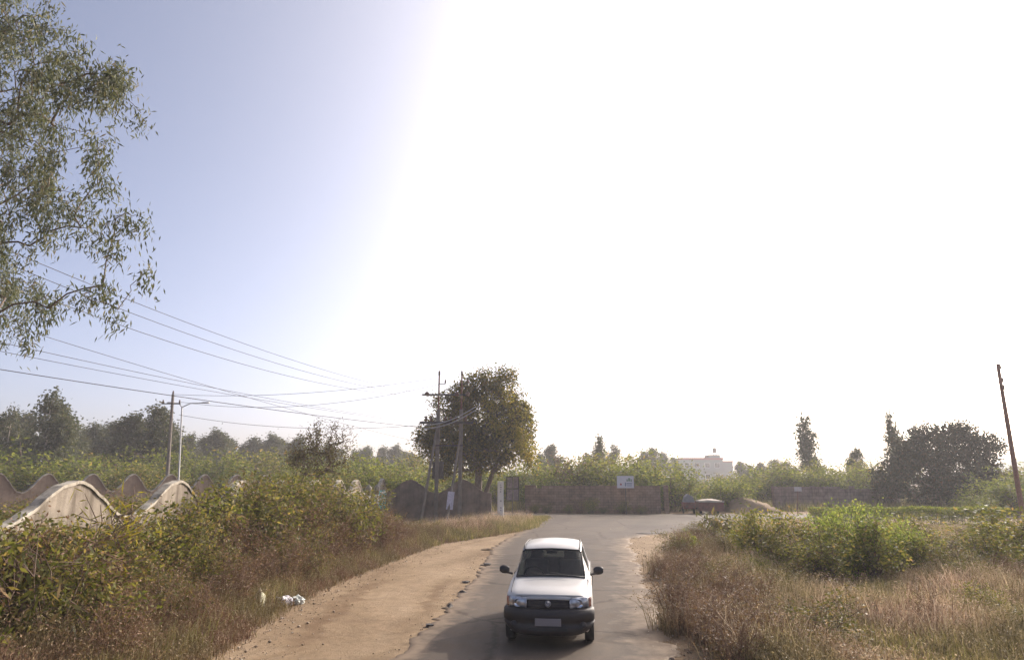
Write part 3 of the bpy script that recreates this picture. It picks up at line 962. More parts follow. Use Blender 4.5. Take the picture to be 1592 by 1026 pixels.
def place(protos, k, loc, s, rz, label, cat, group=None, sxy=1.0):
    p = protos[k]
    o = p if id(p) not in used else copy_tree(p)
    used.add(id(p))
    o.location = loc
    o.scale = (s * sxy, s * sxy, s)
    o.rotation_euler = (0, 0, rz)
    for key in ('label', 'category', 'group'):
        if key in o.keys(): del o[key]
    tag(o, label, cat, group)
    return o
def gum(px, ytop, Y, k, label, group=None, sxy=1.0, rz=None):
    top = pt(px, ytop, Y)
    place(PG, k, (top.x, Y, -.05), top.z / .97, (px * .37) % 6.28 if rz is None else rz, label, 'tree', group, sxy)
R_ = random.Random(3)
G1 = 'eucalyptus row beyond the left compound'
gum(85, 608, 62, 3, 'tallest broad eucalyptus at the left, its top crossed by the thick cable', None, 1.0)
gum(22, 634, 66, 3, 'broad greenish eucalyptus at the far left edge, left of the tallest one', None, .85)
gum(-25, 640, 70, 3, 'eucalyptus cut by the left picture edge', None, .9)
gum(248, 630, 72, 1, 'tall eucalyptus crown directly behind the slim concrete pole', None, 1.3)
gum(212, 640, 72, 0, 'tall dark eucalyptus just left of the slim concrete pole', None, 1.35)
for i, (px, yt, Y, k, w) in enumerate(((120, 668, 84, 0, 1.2), (150, 657, 88, 1, 1.2), (172, 662, 90, 0, 1.2), (190, 668, 92, 1, 1.2), (275, 676, 98, 1, 1.2), (298, 673, 100, 0, 1.15), (318, 680, 104, 1, 1.1), (338, 666, 104, 0, 1.35),
                                     (362, 684, 112, 1, 1.1), (378, 690, 115, 0, 1.1), (396, 679, 116, 1, 1.3), (424, 673, 118, 0, 1.3), (446, 688, 122, 1, 1.1), (468, 678, 124, 0, 1.3), (490, 692, 130, 1, 1.1),
                                     (552, 700, 142, 1, 1.2), (572, 693, 146, 0, 1.35), (596, 694, 150, 1, 1.2), (617, 690, 152, 0, 1.15), (640, 703, 160, 1, 1.2), (655, 706, 165, 0, 1.2),
                                     (108, 652, 78, 1, 1.5), (45, 640, 80, 0, 1.6), (136, 664, 96, 0, 1.6), (182, 655, 84, 1, 1.5), (228, 650, 88, 0, 1.5), (262, 655, 90, 1, 1.5), (288, 684, 118, 0, 1.7), (328, 676, 120, 1, 1.6),
                                     (352, 678, 108, 0, 1.5), (410, 686, 130, 1, 1.6), (435, 682, 124, 0, 1.6), (458, 690, 135, 1, 1.6), (510, 690, 138, 0, 1.6), (530, 697, 145, 1, 1.6), (562, 698, 150, 0, 1.6), (606, 698, 158, 1, 1.6), (628, 700, 160, 0, 1.6))):
    z_ = 0 if px < 262 else 1 if px < 440 else 2
    gum(px, yt, Y, k, 'hazy eucalyptus in the receding row, ' + ('left of the slim concrete pole', 'between the slim pole and the thin reddish tree', 'between the thin reddish tree and the twin poles')[z_], G1 + (', left', ', middle', ', right')[z_], w)
gum(858, 689, 120, 0, 'lone hazy eucalyptus just right of the round-crowned tree', None, 1.2)
gum(840, 704, 125, 1, 'low hazy tree touching the lone eucalyptus right of the round tree', None, 1.3)
gum(932, 676, 92, 2, 'slim sparse eucalyptus rising above the middle of the block wall', None, 1.0)
gum(952, 690, 118, 2, 'faint eucalyptus just right of the slim sparse one', None, 1.3)
gum(912, 704, 130, 1, 'faint low eucalyptus left of the slim sparse one', None, 1.2)
for px, yt, Y, k in ((1000, 700, 150, 0), (1013, 695, 152, 1), (1030, 702, 155, 0), (1046, 710, 160, 1)):
    gum(px, yt, Y, k, 'faint hazy tree in the clump left of the pale house', 'hazy trees left of the house', 1.35)
gum(1252, 644, 84, 2, 'tall narrow lone eucalyptus right of the pale house', None, 1.15)
gum(1265, 708, 90, 0, 'short bushy tree at the foot of the narrow lone eucalyptus', None, 1.3)
gum(1330, 694, 78, 3, 'round green tree between the narrow eucalyptus and the dark tree', None, .95)
gum(1381, 639, 66, 2, 'slim tree top sticking up at the left of the dark dense tree', None, .75)
for px, yt, Y, k in ((1150, 716, 140, 0), (1165, 722, 135, 1), (1182, 718, 138, 0), (1205, 712, 130, 3), (1222, 715, 128, 3)):
    gum(px, yt, Y, k, 'low hazy tree in the far line right of the pale house', 'hazy trees right of the house', 1.5)

# ------------------------------------------------------------------ shrubs (unit shapes, copied)
SH = {
    'fresh': [shrub_proto('shrub', 61, M['leaf_fresh'], 20, 3600, .060, .55, upright=.2, bare=.1),
              shrub_proto('shrub', 62, M['leaf_fresh'], 17, 3200, .062, .62, upright=.1, bare=.05),
              shrub_proto('shrub', 66, M['leaf_green'], 20, 3600, .058, .58, upright=.1, bare=.05)],
    'weed': [shrub_proto('weed_shrub', 63, M['leaf_green'], 16, 3000, .045, .40, upright=.4, bare=.25, wl=.45),
             shrub_proto('weed_shrub', 64, M['leaf_olive'], 15, 2800, .045, .42, upright=.4, bare=.3, wl=.4),
             shrub_proto('weed_shrub', 65, M['leaf_green'], 13, 2300, .050, .36, upright=.5, bare=.3, wl=.5),
             shrub_proto('weed_shrub', 67, M['leaf_brown'], 15, 1500, .035, .40, twig=M['twig_red'], upright=.4, bare=.1, wl=.4)],
    'stalk': [shrub_proto('tall_herb', 68, M['leaf_olive'], 8, 420, .17, .34, upright=.2, bare=.3, wl=.24)],
    'gold': [shrub_proto('yellow_reed', 69, M['leaf_yellow'], 7, 260, .13, .15, upright=.2, bare=.2, wl=.10)],
    'sap': [shrub_proto('gum_sapling', 70, M['leaf_olive'], 6, 190, .10, .34, upright=.3, bare=.3, wl=.25, droop=1.2)],
    'bush': [shrub_proto('bush', 71, M['leaf_lit'], 34, 8000, .046, .62, upright=.05, bare=.03, wl=.5),
             shrub_proto('bush', 72, M['leaf_lit'], 30, 7000, .046, .60, upright=.1, bare=.03, wl=.5)],
}
def shrub(kind, k, X, Y, h, label, group=None, w=1.0, cat='shrub'):
    place(SH[kind], k % len(SH[kind]), (X, Y, -.02), h, R_.uniform(0, 6.28), label, cat, group, w)
# background bushes inside the left compound
r = random.Random(5)
for i in range(34):
    px = -30 + i * 20.5 + r.uniform(-12, 12)
    Y = r.uniform(46, 62) + i * .7
    ht = pt(px, r.uniform(716, 740) if i % 4 else r.uniform(702, 716), Y).z
    shrub('fresh', i, gx(px, Y), Y, ht, 'green bush below the eucalyptus row, ' + ('left of the slim concrete pole' if px < 262 else 'between the slim pole and the thin reddish tree' if px < 470 else 'right of the thin reddish tree'), 'bushes inside the left compound' + (', left' if px < 262 else ', middle' if px < 470 else ', right'), r.uniform(1.1, 1.6))
for i in range(12):
    px = 455 + i * 19 + r.uniform(-8, 8)
    Y = r.uniform(47, 56)
    ht = pt(px, r.uniform(724, 742), Y).z
    shrub('fresh', i + 1, gx(px, Y), Y, ht, 'yellow-green bush showing above the bell-topped gate wall', 'bushes behind the gate wall', r.uniform(1.1, 1.5))
for i, px in enumerate((672, 690, 706, 724, 742, 758, 772, 788, 802)):
    Y = 64 + (i % 3) * 4
    shrub('fresh', i, gx(px, Y), Y, pt(px, 722 + (i * 7) % 15, Y).z, 'shaded bush seen below the crown of the round junction tree', 'bushes behind the round tree', 1.5)
# bushes behind the block wall
for i in range(17):
    px = 812 + i * 20.5 + r.uniform(-9, 9)
    Y = r.uniform(57, 68)
    ht = pt(px, r.uniform(710, 738) if px < 1040 else r.uniform(740, 750), Y).z
    shrub('fresh', i, gx(px, Y), Y, ht, 'leafy bush behind the block wall, ' + ('left of the sign board' if px < 970 else 'right of the sign board' if px < 1035 else 'past its right end, behind the trailer'), 'bushes behind the block wall' + (', left' if px < 970 else ', right' if px < 1035 else ', end'), r.uniform(1.1, 1.6))
for i, (px, yt, Y) in enumerate(((878, 706, 60), (902, 712, 60))):
    shrub('weed', 3 - 2 * i, gx(px, Y), Y, pt(px, yt, Y).z, ('reddish bush above the left half of the block wall', 'olive bush beside the reddish one above the block wall')[i], None, 1.3)
shrub('fresh', 1, gx(1040, 57), 57, pt(1040, 726, 57).z, 'dark rounded bush at the right end of the block wall', None, 1.3)
for i in range(15):
    px = 1135 + i * 18 + r.uniform(-8, 8)
    Y = r.uniform(64, 76)
    ht = pt(px, r.uniform(718, 742) if px > 1165 else r.uniform(738, 748), Y).z
    shrub('fresh', i + 2, gx(px, Y), Y, ht, 'leafy bush in the belt behind the low brown wall, ' + ('left of the narrow eucalyptus' if px < 1250 else 'right of the narrow eucalyptus'), 'bushes behind the low wall' + (', left' if px < 1250 else ', right'), r.uniform(1.2, 1.7))
for i, (px, yt, Y) in enumerate(((1560, 735, 52), (1580, 745, 50), (1595, 728, 58), (1530, 768, 48), (1505, 775, 50), (1615, 740, 55))):
    shrub('fresh', i, gx(px, Y), Y, pt(px, yt, Y).z, 'rounded bush around the foot of the leaning rusty pole', 'bushes by the rusty pole', 1.5)

for i in range(14):
    px = (-210 + i * 24) if i < 7 else (1610 + (i - 7) * 26)
    Y = 50 + (i * 7) % 13
    shrub('fresh', i, gx(px, Y), Y, pt(px, 722 + (i * 5) % 14, Y).z, 'green bush continuing the hedge belt just past the ' + ('left' if i < 7 else 'right') + ' picture edge', 'bushes past the ' + ('left' if i < 7 else 'right') + ' edge', 1.6)
# weedy bank along the left wall
r = random.Random(9)
bank = []
for i in range(108):
    Y = 8.6 + 26.2 * (i / 107) ** 1.12 + r.uniform(-.5, .5)
    row = i % 3
    edge = sx(Y)
    X = edge - .75 - row * .85 - r.uniform(0, .35)
    X = max(X, WX + .45)
    hmax = np.interp(Y, [8, 10, 11.5, 13, 14, 15.5, 17, 18.5, 21, 23, 25, 27, 31, 35], [1.9, 1.9, 1.8, 1.85, 2.0, 1.95, 2.25, 2.5, 2.75, 2.7, 2.2, 1.4, .8, .6])
    h = hmax * (.62, .85, 1.0)[row] * r.uniform(.8, 1.12)
    h = max(h, .5)
    bank.append((X, Y, h, row))
def zone(Y):
    return ((', at the left picture edge', ', picture edge') if Y < 10.2 else (', by the nearest wall bell', ', nearest bell') if Y < 13.2 else (', by the second wall bell', ', second bell') if Y < 17 else
            (', where the bank is tallest', ', tallest stretch') if Y < 21 else (', past its tallest stretch', ', beyond the tallest') if Y < 25 else (', at its low end toward the junction', ', low end'))
for i in range(40):
    Y = 13 + 19 * (i / 39) + r.uniform(-.6, .6)
    X = -(9.4 + r.uniform(0, 1) * (2 + .42 * Y))
    shrub('weed', (0, 2, 1, 0, 3)[i % 5], X, Y, r.uniform(1.7, 2.25), 'leafy weed between the near bell-topped wall and the far shaded wall, ' + ('close by' if Y < 22 else 'farther back'), 'weeds inside the compound' + (', near' if Y < 22 else ', far'), r.uniform(1.3, 1.9))
for i in range(16):
    bank.append((WX + .55 + r.uniform(0, .5), 17.3 + i * .52, float(np.interp(17.3 + i * .52, [17, 18.5, 21, 25.5], [2.2, 2.5, 2.75, 2.3])) * r.uniform(.9, 1.08), 2))
for i in range(20):
    yy = 8.2 + i * .34
    bank.append((WX + .5 + r.uniform(0, .9), yy, float(np.interp(yy, [8, 10, 11, 12.2, 13.5, 14.3, 16], [2.0, 2.0, 1.85, 1.7, 1.95, 2.1, 1.85])) * r.uniform(.92, 1.06), 2))
for i, (X, Y, h, row) in enumerate(bank):
    k = r.choice((0, 1, 1, 2, 2, 3)) if row == 2 else r.choice((0, 1, 1, 3, 3, 3)) if row == 1 else r.choice((1, 3, 3, 3))
    shrub('weed', k, X, Y, h, ('dry weed at the front of the left bank', 'bushy weed inside the left bank', 'tall weed along the left wall')[row] + zone(Y)[0],
          ('front weeds of the left bank', 'middle weeds of the left bank', 'back weeds of the left bank')[row] + zone(Y)[1], r.uniform(1.0, 1.35))
for px, py, Y, lab in ((198, 778, 11.5, 'yellow reed clump in front of the valley between two wall bells'), (182, 790, 11.0, 'smaller yellow reed clump left of the taller one'), (567, 796, 31, 'yellow-brown reed clump at the right end of the weedy bank')):
    p = pt(px, py, Y)
    shrub('gold', 0, p.x, Y, p.z, lab, None, 1.0, 'reed')
for px, py, Y, lab in ((60, 790, 9.3, 'drooping brown-leaved sapling before the nearest wall bell'), (10, 800, 9.0, 'drooping brown-leaved sapling at the left picture edge'), (100, 815, 9.0, 'low drooping sapling right of the taller one by the nearest wall bell')):
    p = pt(px, py, Y)
    shrub('sap', 0, p.x, Y, p.z, lab, None, .9, 'sapling')

# right-hand side bushes
for px, py, by, kind, k, w, lab in ((1325, 788, 900, 'bush', 0, .85, 'large bright green bush in the middle of the right field'),
        (1398, 806, 895, 'bush', 1, .8, 'wide green bush touching the right side of the large bright one'),
        (1200, 792, 885, 'fresh', 2, 1.2, 'loose green bush left of the large bright one'),
        (1262, 806, 888, 'weed', 2, 1.5, 'smaller green bush between the loose and the large one'),
        (1165, 800, 868, 'weed', 2, 1.2, 'leafy weed clump beside the tall herb on the right verge'),
        (1570, 790, 880, 'fresh', 2, 1.5, 'green bush at the right picture edge'),
        (1512, 822, 885, 'weed', 0, 1.6, 'dull green low bush left of the one at the right edge'),
        (1468, 818, 880, 'weed', 1, 1.6, 'brownish green low bush right of the wide green bush')):
    g0 = gr(px, by)
    h = pt(px, py, g0.y).z
    shrub(kind, k, g0.x, g0.y, h, lab, None, w, 'bush')
for px, py, by, k, lab in ((1358, 812, 905, 2, 'leafy weed between the large and the wide green bush'), (1288, 822, 912, 0, 'leafy weed before the left side of the large green bush'),
        (1440, 822, 900, 0, 'yellowish weed at the right foot of the wide green bush'), (1232, 812, 900, 1, 'olive weed before the loose green bush'),
        (1545, 815, 895, 2, 'leafy weed before the bush at the right edge'), (1490, 835, 905, 1, 'olive weed in the open grass between the bushes'), (1420, 800, 872, 2, 'tall leafy weed behind the wide green bush')):
    g0 = gr(px, by)
    shrub('weed', k, g0.x, g0.y, pt(px, py, g0.y).z, lab, None, 1.5, 'weed')
g0 = gr(1118, 852); shrub('stalk', 0, g0.x, g0.y, pt(1118, 790, g0.y).z, 'tall herb with long upright leaves beside the junction', None, 1.1, 'herb')
g0 = gr(1150, 850); shrub('stalk', 0, g0.x, g0.y, pt(1150, 792, g0.y).z, 'second tall long-leaved herb just right of the first', None, 1.1, 'herb')
g0 = gr(1065, 872); shrub('fresh', 0, g0.x, g0.y, pt(1065, 828, g0.y).z, 'small bright green plant at the corner of the right verge', None, .8, 'plant')
g0 = gr(1180, 905); shrub('fresh', 1, g0.x, g0.y, pt(1180, 866, g0.y).z, 'small fresh green plant among the dry grass left of the green bushes', None, .9, 'plant')
# weeds at the foot of the block wall
for i in range(9):
    px = 836 + i * 21 + r.uniform(-8, 8)
    Y = 53.0 - (px - 820) / 200 * 1.2
    shrub('weed', i, gx(px, Y), Y, r.uniform(.5, .95) if i not in (3, 4) else 1.25, 'low weed growing against the foot of the block wall', 'weeds along the block wall', 1.8, 'weed')

rv = random.Random(77)
for i in range(34):
    Y = math.exp(rv.uniform(math.log(9.0), math.log(29)))
    X = rx(Y) + .55 + max(-.3, wob(Y)) + rv.uniform(0, 1.3) + float(np.interp(Y, [18, 23, 30], [0, .8, 2.0]))
    shrub('weed', 3 if i % 4 else 1, X, Y, rv.uniform(.6, 1.05), 'dry brown weed clump along the right road edge, ' + ('nearer than the car' if Y < 11.5 else 'beside or beyond the car'), 'dry weeds on the right verge' + (', near' if Y < 11.5 else ''), rv.uniform(1.2, 1.7), 'weed')
for i in range(40):
    Y = math.exp(rv.uniform(math.log(10.5), math.log(33)))
    X = rx(Y) + 2.2 + rv.uniform(0, .80 * Y - 2.5)
    shrub('weed', (3, 3, 1, 0, 3)[i % 5], X, Y, rv.uniform(.4, .85), 'low weed clump scattered in the dry grass, ' + ('before the green bushes' if Y < 18 else 'around the green bushes'), 'weeds scattered in the right field' + (', front' if Y < 18 else ''), rv.uniform(1.2, 2.0), 'weed')
# clipped hedge
def hedge():
    r = np.random.default_rng(81)
    X0, X1, Y0 = gx(1262, 40.5), gx(1562, 40.5), 40.5
    root = empty('hedge', ((X0 + X1) / 2, Y0, 0))
    w = X1 - X0
    n = 15000
    p = np.stack([r.uniform(-w / 2, w / 2, n), r.uniform(-.45, .45, n), .98 * r.uniform(0, 1, n) ** .55], 1)
    p[:, 2] += .04 * np.sin(p[:, 0] * 1.7)
    ax = r.normal(size=(n, 3)) + np.array([0, 0, .4])
    link_mesh('foliage', leaf_mesh('foliage', p, ax, .12 * r.uniform(.6, 1.2, n), .06 * r.uniform(.7, 1.2, n), r), M['leaf_fresh'], root)
    m = 90
    A = np.stack([r.uniform(-w / 2, w / 2, m), r.uniform(-.2, .2, m), np.full(m, -.05)], 1)
    B = A + np.stack([r.normal(0, .1, m), r.normal(0, .1, m), np.full(m, .85)], 1)
    v, f = prisms(A, B, np.full(m, .02), np.full(m, .006), 4)
    link_mesh('stem', np_mesh('stem', v, f), M['twig'], root)
    tag(root, 'long clipped hedge with a bright flat top in front of the dark tree', 'hedge')
hedge()

# ------------------------------------------------------------------ grass
def make_grass(name, centres, per, rad, h, w, lean, mat, label, seed, seeds=0.0):
    r = np.random.default_rng(seed)
    b, hh, ww = tufts(r, centres, per, rad, h, w, lean)
    v, q, t = blades(r, b, hh, ww, lean, seeds)
    o = link_mesh(name, np_mesh(name, v, None, False, mixed=[q, t]), mat)
    tag(o, label, 'grass', kind='stuff')
rg = np.random.default_rng(91)
def field_pts(n, y0, y1, xl, xr):
    Y = np.exp(rg.uniform(math.log(y0), math.log(y1), n))
    a = np.array([xl(y) for y in Y]); b = np.array([xr(y) for y in Y])
    X = a + (b - a) * rg.uniform(0, 1, n)
    return np.stack([X, Y, np.zeros(n)], 1)
# right field
c = field_pts(9200, 5.0, 36, lambda y: rx(min(y, 32)) + .95 + wob(y) + float(np.interp(y, [18, 23, 31], [0, .8, 2.2])) + max(0, y - 32) * 1.8, lambda y: .95 * y + 4)
hfac = .20 + .50 * np.clip(np.sin(c[:, 0] * 1.1 + 2 * np.sin(c[:, 1] * .5)) * .5 + .5, 0, 1)
near_edge = np.clip(1 - (c[:, 0] - np.array([rx(min(y, 32)) for y in c[:, 1]])) / 3.0, 0, 1)
hfac = hfac * (1 + .35 * near_edge)
make_grass('dry_grass', c, 20, .10, hfac, .015, .45, M['dry_grass'], 'pinkish dry grass with seed heads over the right-hand field', 92, .35)
c = field_pts(3000, 8, 38, lambda y: rx(min(y, 32)) + 1.2 + float(np.interp(y, [18, 23, 31], [0, .8, 2.2])) + max(0, y - 32) * 1.8, lambda y: .90 * y + 3)
make_grass('green_grass', c, 14, .12, np.full(len(c), .38), .014, .4, M['low_grass'], 'olive green grass between the dry stalks of the right-hand field', 93)
# brown dry weeds along the right verge
c = field_pts(1800, 5, 30, lambda y: rx(y) + .6 + .8 * wob(y) + float(np.interp(y, [18, 23, 30], [0, .8, 2.0])), lambda y: rx(y) + 1.9 + float(np.interp(y, [18, 23, 30], [0, .8, 2.0])))
make_grass('dry_weeds', c, 22, .12, np.full(len(c), .62), .010, .5, M['dry_weed'], 'reddish brown dry weeds along the right edge of the road', 94, .3)
# left bank: reddish dry weeds at the front, olive below
c = field_pts(5900, 5.2, 36, lambda y: max(sx(y) - 2.6, WX + .3), lambda y: sx(y) + .05)
dd = np.array([sx(y) for y in c[:, 1]]) - c[:, 0]
make_grass('dry_weeds', c, 24, .12, (.16 + .75 * np.clip(dd / 1.3, 0, 1)) * np.interp(c[:, 1], [8, 26, 34], [1, 1, .6]), .011, .5, M['dry_weed'], 'reddish brown dry weeds at the front of the left bank', 95, .3)
c = field_pts(1800, 7.5, 40, lambda y: max(sx(y) - 2.6, WX + .3), lambda y: sx(y) - .3)
make_grass('green_grass', c, 16, .12, np.full(len(c), .55), .013, .4, M['low_grass'], 'olive grass among the weeds of the left bank', 96)
# low grass by the poles and the junction corner
c = field_pts(2600, 27, 46.5, lambda y: max(sx(min(y, 46)) - 5.5, WX + .6) if y < 42.8 else sx(min(y, 46)) - 3.0, lambda y: sx(min(y, 46)) - .05)
make_grass('low_grass', c, 18, .16, np.full(len(c), .26), .022, .5, M['low_grass'], 'short yellow-green grass on the junction corner below the poles', 97)
c = field_pts(700, 28, 43, lambda y: max(sx(y) - 5.0, WX + .6), lambda y: sx(y) - .8)
make_grass('dry_tall_grass', c, 16, .12, np.full(len(c), .65), .02, .3, M['dry_grass'], 'tall straw grass below the dark wall and poles', 98, .3)
# compound interior rough growth
c = np.stack([rg.uniform(-60, WX - .5, 3500), rg.uniform(14, 60, 3500), np.zeros(3500)], 1)
make_grass('rough_grass', c, 12, .25, np.full(len(c), .8), .03, .4, M['low_grass'], 'rough grass inside the left compound', 99)
c = np.stack([rg.uniform(-6, 60, 2600), rg.uniform(54, 75, 2600), np.zeros(2600)], 1)
c = c[c[:, 1] > 55.5]
make_grass('rough_grass', c, 12, .3, np.full(len(c), .9), .04, .4, M['low_grass'], 'rough grass beyond the cross road', 100)
# ------------------------------------------------------------------ poles and wires
def insulator(c, parent, s=1.0):
    MB().lathe([(.02 * s, 0), (.055 * s, .02 * s), (.03 * s, .06 * s), (.07 * s, .09 * s), (.03 * s, .13 * s), (.055 * s, .16 * s), (.015 * s, .22 * s)], c, 8).build('insulator', M['porcelain'], parent, True)
def twin_poles():
    Y = 42.6
    A, B = Vector((gx(677, Y), Y, 0)), Vector((gx(714, Y), Y, 0))
    zt = pt(690, 584, Y).z
    root = empty('electric_pole_pair', ((A.x + B.x) / 2, Y, 0))
    ox = root.location.x
    a, b = A.x - ox, B.x - ox
    for x, base in ((a, 0), (b, 0)):
        MB().box((x, 0, zt * .38), (.24, .17, zt * .76)).build('pole', M['concrete_pole'], root, bevel=.02)
        MB().box((x, 0, zt * .88), (.10, .10, zt * .24)).build('pole_top', M['rust'], root)
        insulator((x, 0, zt + .0), root, 1.6)
        MB().box((x + .22, 0, zt - .55), (.45, .06, .06)).build('bracket', M['iron'], root)
        insulator((x + .42, 0, zt - .52), root, 1.2)
    # struts that brace the poles
    for x, dx, hz, m in ((a, gx(653, Y - 1.2) - A.x, 6.1, 'concrete_pole'), (b, gx(694, Y - 1.0) - B.x, 5.4, 'concrete_pole')):
        MB().tube([(x + dx, -1.2, -.2), (x - .02, -.14, hz)], [.10, .075], 6).build('strut', M[m], root)
    zc1, zc2, zc3 = pt(690, 614, Y).z, pt(690, 657, Y).z, pt(690, 683, Y).z
    MB().box(((a + b) / 2 - .3, -.14, zc1), (b - a + 1.6, .09, .12)).build('crossarm', M['iron'], root)
    for x in (a - .72, a + 1.25, b + .45):
        m_ = MB()
        for j in range(4):
            m_.lathe([(.03, j * .09), (.15, j * .09 + .02), (.15, j * .09 + .05), (.03, j * .09 + .08)], (x, -.62, zc1), 10, 'y')
        m_.build('disc_insulator', M['porcelain'], root, True)
    MB().box(((a + b) / 2 - .2, -.14, zc2), (b - a + 2.0, .12, .14)).build('crossarm', M['iron'], root)
    MB().box(((a + b) / 2 - .2, .14, zc2), (b - a + 2.0, .12, .14)).build('crossarm', M['iron'], root)
    for x in (a - .8, a - .45, a + .5, a + .85, a + 1.2, b + .3):
        insulator((x, -.14, zc2 + .07), root, 1.7)
        MB().box((x, .14, zc2 + .22), (.07, .07, .4)).build('fuse', M['iron'], root)
    MB().box(((a + b) / 2, -.1, zc3 - .4), (b - a + .3, .07, .08)).build('crossarm', M['iron'], root)
    MB().box((a + .05, .25, zc3 - 2.0), (.7, .5, 1.1)).build('switch_box', M['iron'], root, bevel=.03)
    # bundled service cables running down to the right
    for j in range(2):
        pts = []
        for u in np.linspace(0, 1, 9):
            p = pt(660 + (740 - 660) * u, 667 - 30 * u - j * 5 + 6 * math.sin(math.pi * u), Y - .35)
            pts.append((p.x - ox, -.35, p.z))
        MB().tube(pts, .035, 5).build('service_cable', M['galv'], root)
    MB().box((gx(700, Y - 1.05, 1.4) - ox, -1.02, 1.35), (.42, .03, 1.1), ry=.09).build('poster', M['poster'], root)
    tag(root, 'twin concrete electric poles with crossarms and leaning struts before the round tree', 'electric pole')
    return Y, A.x, B.x, zc1, zc2
PY, PA, PB, ZC1, ZC2 = twin_poles()

def simple_pole(px_b, px_t, yt, Y, label, mat, w=.2, arms=True):
    top = pt(px_t, yt, Y)
    X0 = gx(px_b, Y)
    root = empty('electric_pole', (X0, Y, 0))
    t = (top.x - X0, 0, top.z)
    MB().tube([(0, 0, -.3), (t[0] * .5, 0, t[2] * .5), t], [w * .62, w * .52, w * .4], 8).build('pole', mat, root)
    if arms:
        MB().box((t[0], -.1, t[2] - .75), (1.5, .08, .08)).build('crossarm', M['iron'], root)
        for dx in (-.65, .65): insulator((t[0] + dx, -.1, t[2] - .72), root, 1.3)
        insulator((t[0], 0, t[2]), root, 1.3)
    else:
        for dz in (.3, 1.2, 1.7): insulator((t[0] + .14, 0, t[2] - dz), root, 1.3); MB().box((t[0] + .08, 0, t[2] - dz), (.2, .05, .05)).build('bracket', M['iron'], root)
        MB().box((t[0] * .62, 0, t[2] * .62), (.2, .16, .8)).build('clamp', M['rust'], root)
    tag(root, label, 'electric pole')
    return top
lp_top = simple_pole(256, 269, 613, 50, 'slim concrete electric pole in the left compound', M['concrete_pole'], .26)
rp_top = simple_pole(1592, 1551, 566, 42, 'tall rusty pole leaning at the right picture edge', M['rust'], .25, False)
# street lamp with two arms
def lamp():
    Y = 52
    top = pt(283, 633, Y); X0 = gx(275, Y)
    root = empty('street_lamp', (X0, Y, 0))
    t = Vector((top.x - X0, 0, top.z))
    MB().tube([(0, 0, -.2), (t.x * .5, 0, t.z * .5), t], [.09, .075, .055], 8).build('post', M['galv'], root)
    for s_, l in ((1, 1.9), (-1, .8)):
        arm = MB().tube([t, t + Vector((s_ * l * .35, 0, .32)), t + Vector((s_ * l * .9, 0, .36))], .04, 6).build('arm', M['galv'], root)
        MB().box(t + Vector((s_ * (l * .9 + .2), 0, .37)), (.6, .22, .10)).build('lamp_head', M['galv'], arm, bevel=.03)
    tag(root, 'double-arm street lamp beside the slim concrete pole', 'street lamp')
lamp()

def wire(A, B, sag, rad, label, n=28):
    A, B = Vector(A), Vector(B)
    pts = []
    for i in range(n + 1):
        u = i / n
        p = A.lerp(B, u); p.z -= sag * 4 * u * (1 - u)
        pts.append(p)
    o = MB().tube(pts, rad, 5).build('overhead_wire', M['wire'])
    tag(o, label, 'wire', 'overhead wires on the left')
for (p0, Y0, p1, Y1, sag, rad, lab) in (
        ((-330, 238, 0), 13, (660, 613), PY, .75, .014, 'topmost wire sloping down from the gum leaves to the twin poles'),
        ((-330, 262, 0), 13, (664, 615), PY, .95, .014, 'second wire from the top sloping to the twin poles, with a dark joint'),
        ((-330, 300, 0), 13, (686, 615), PY, 1.25, .014, 'third sloping wire from the gum leaves, below the close pair'),
        ((-330, 455, 0), 15, (655, 656), PY, .35, .012, 'wire in the middle of the bundle, reaching the lower crossarm'),
        ((-330, 395, 0), 15, (665, 690), PY, .30, .012, 'steepest lower wire, crossing behind the other wires'),
        ((-330, 478, 0), 17, (672, 660), PY, .30, .012, 'long low wire passing just above the slim concrete pole'),
        ((-330, 520, 0), 20, (690, 668), PY, .25, .02, 'thick dark cable crossing the top of the tallest eucalyptus')):
    wire(pt(p0[0], p0[1], Y0), pt(p1[0], p1[1], Y1 - .6), sag, rad * .8, lab)
for (q, p1, sag, lab) in (((0, 0, 0), (677, 588), .5, 'wire from the slim concrete pole top rising right to the twin poles'),
                     ((.65, 0, -.6), (684, 597), .9, 'wire from the crossarm of the slim pole rising right'),
                     ((.65, 0, -1.6), (668, 660), .6, 'low wire from the slim pole toward the lower crossarm')):
    wire(Vector(lp_top) + Vector(q), pt(p1[0], p1[1], PY - .6), sag, .015, lab)

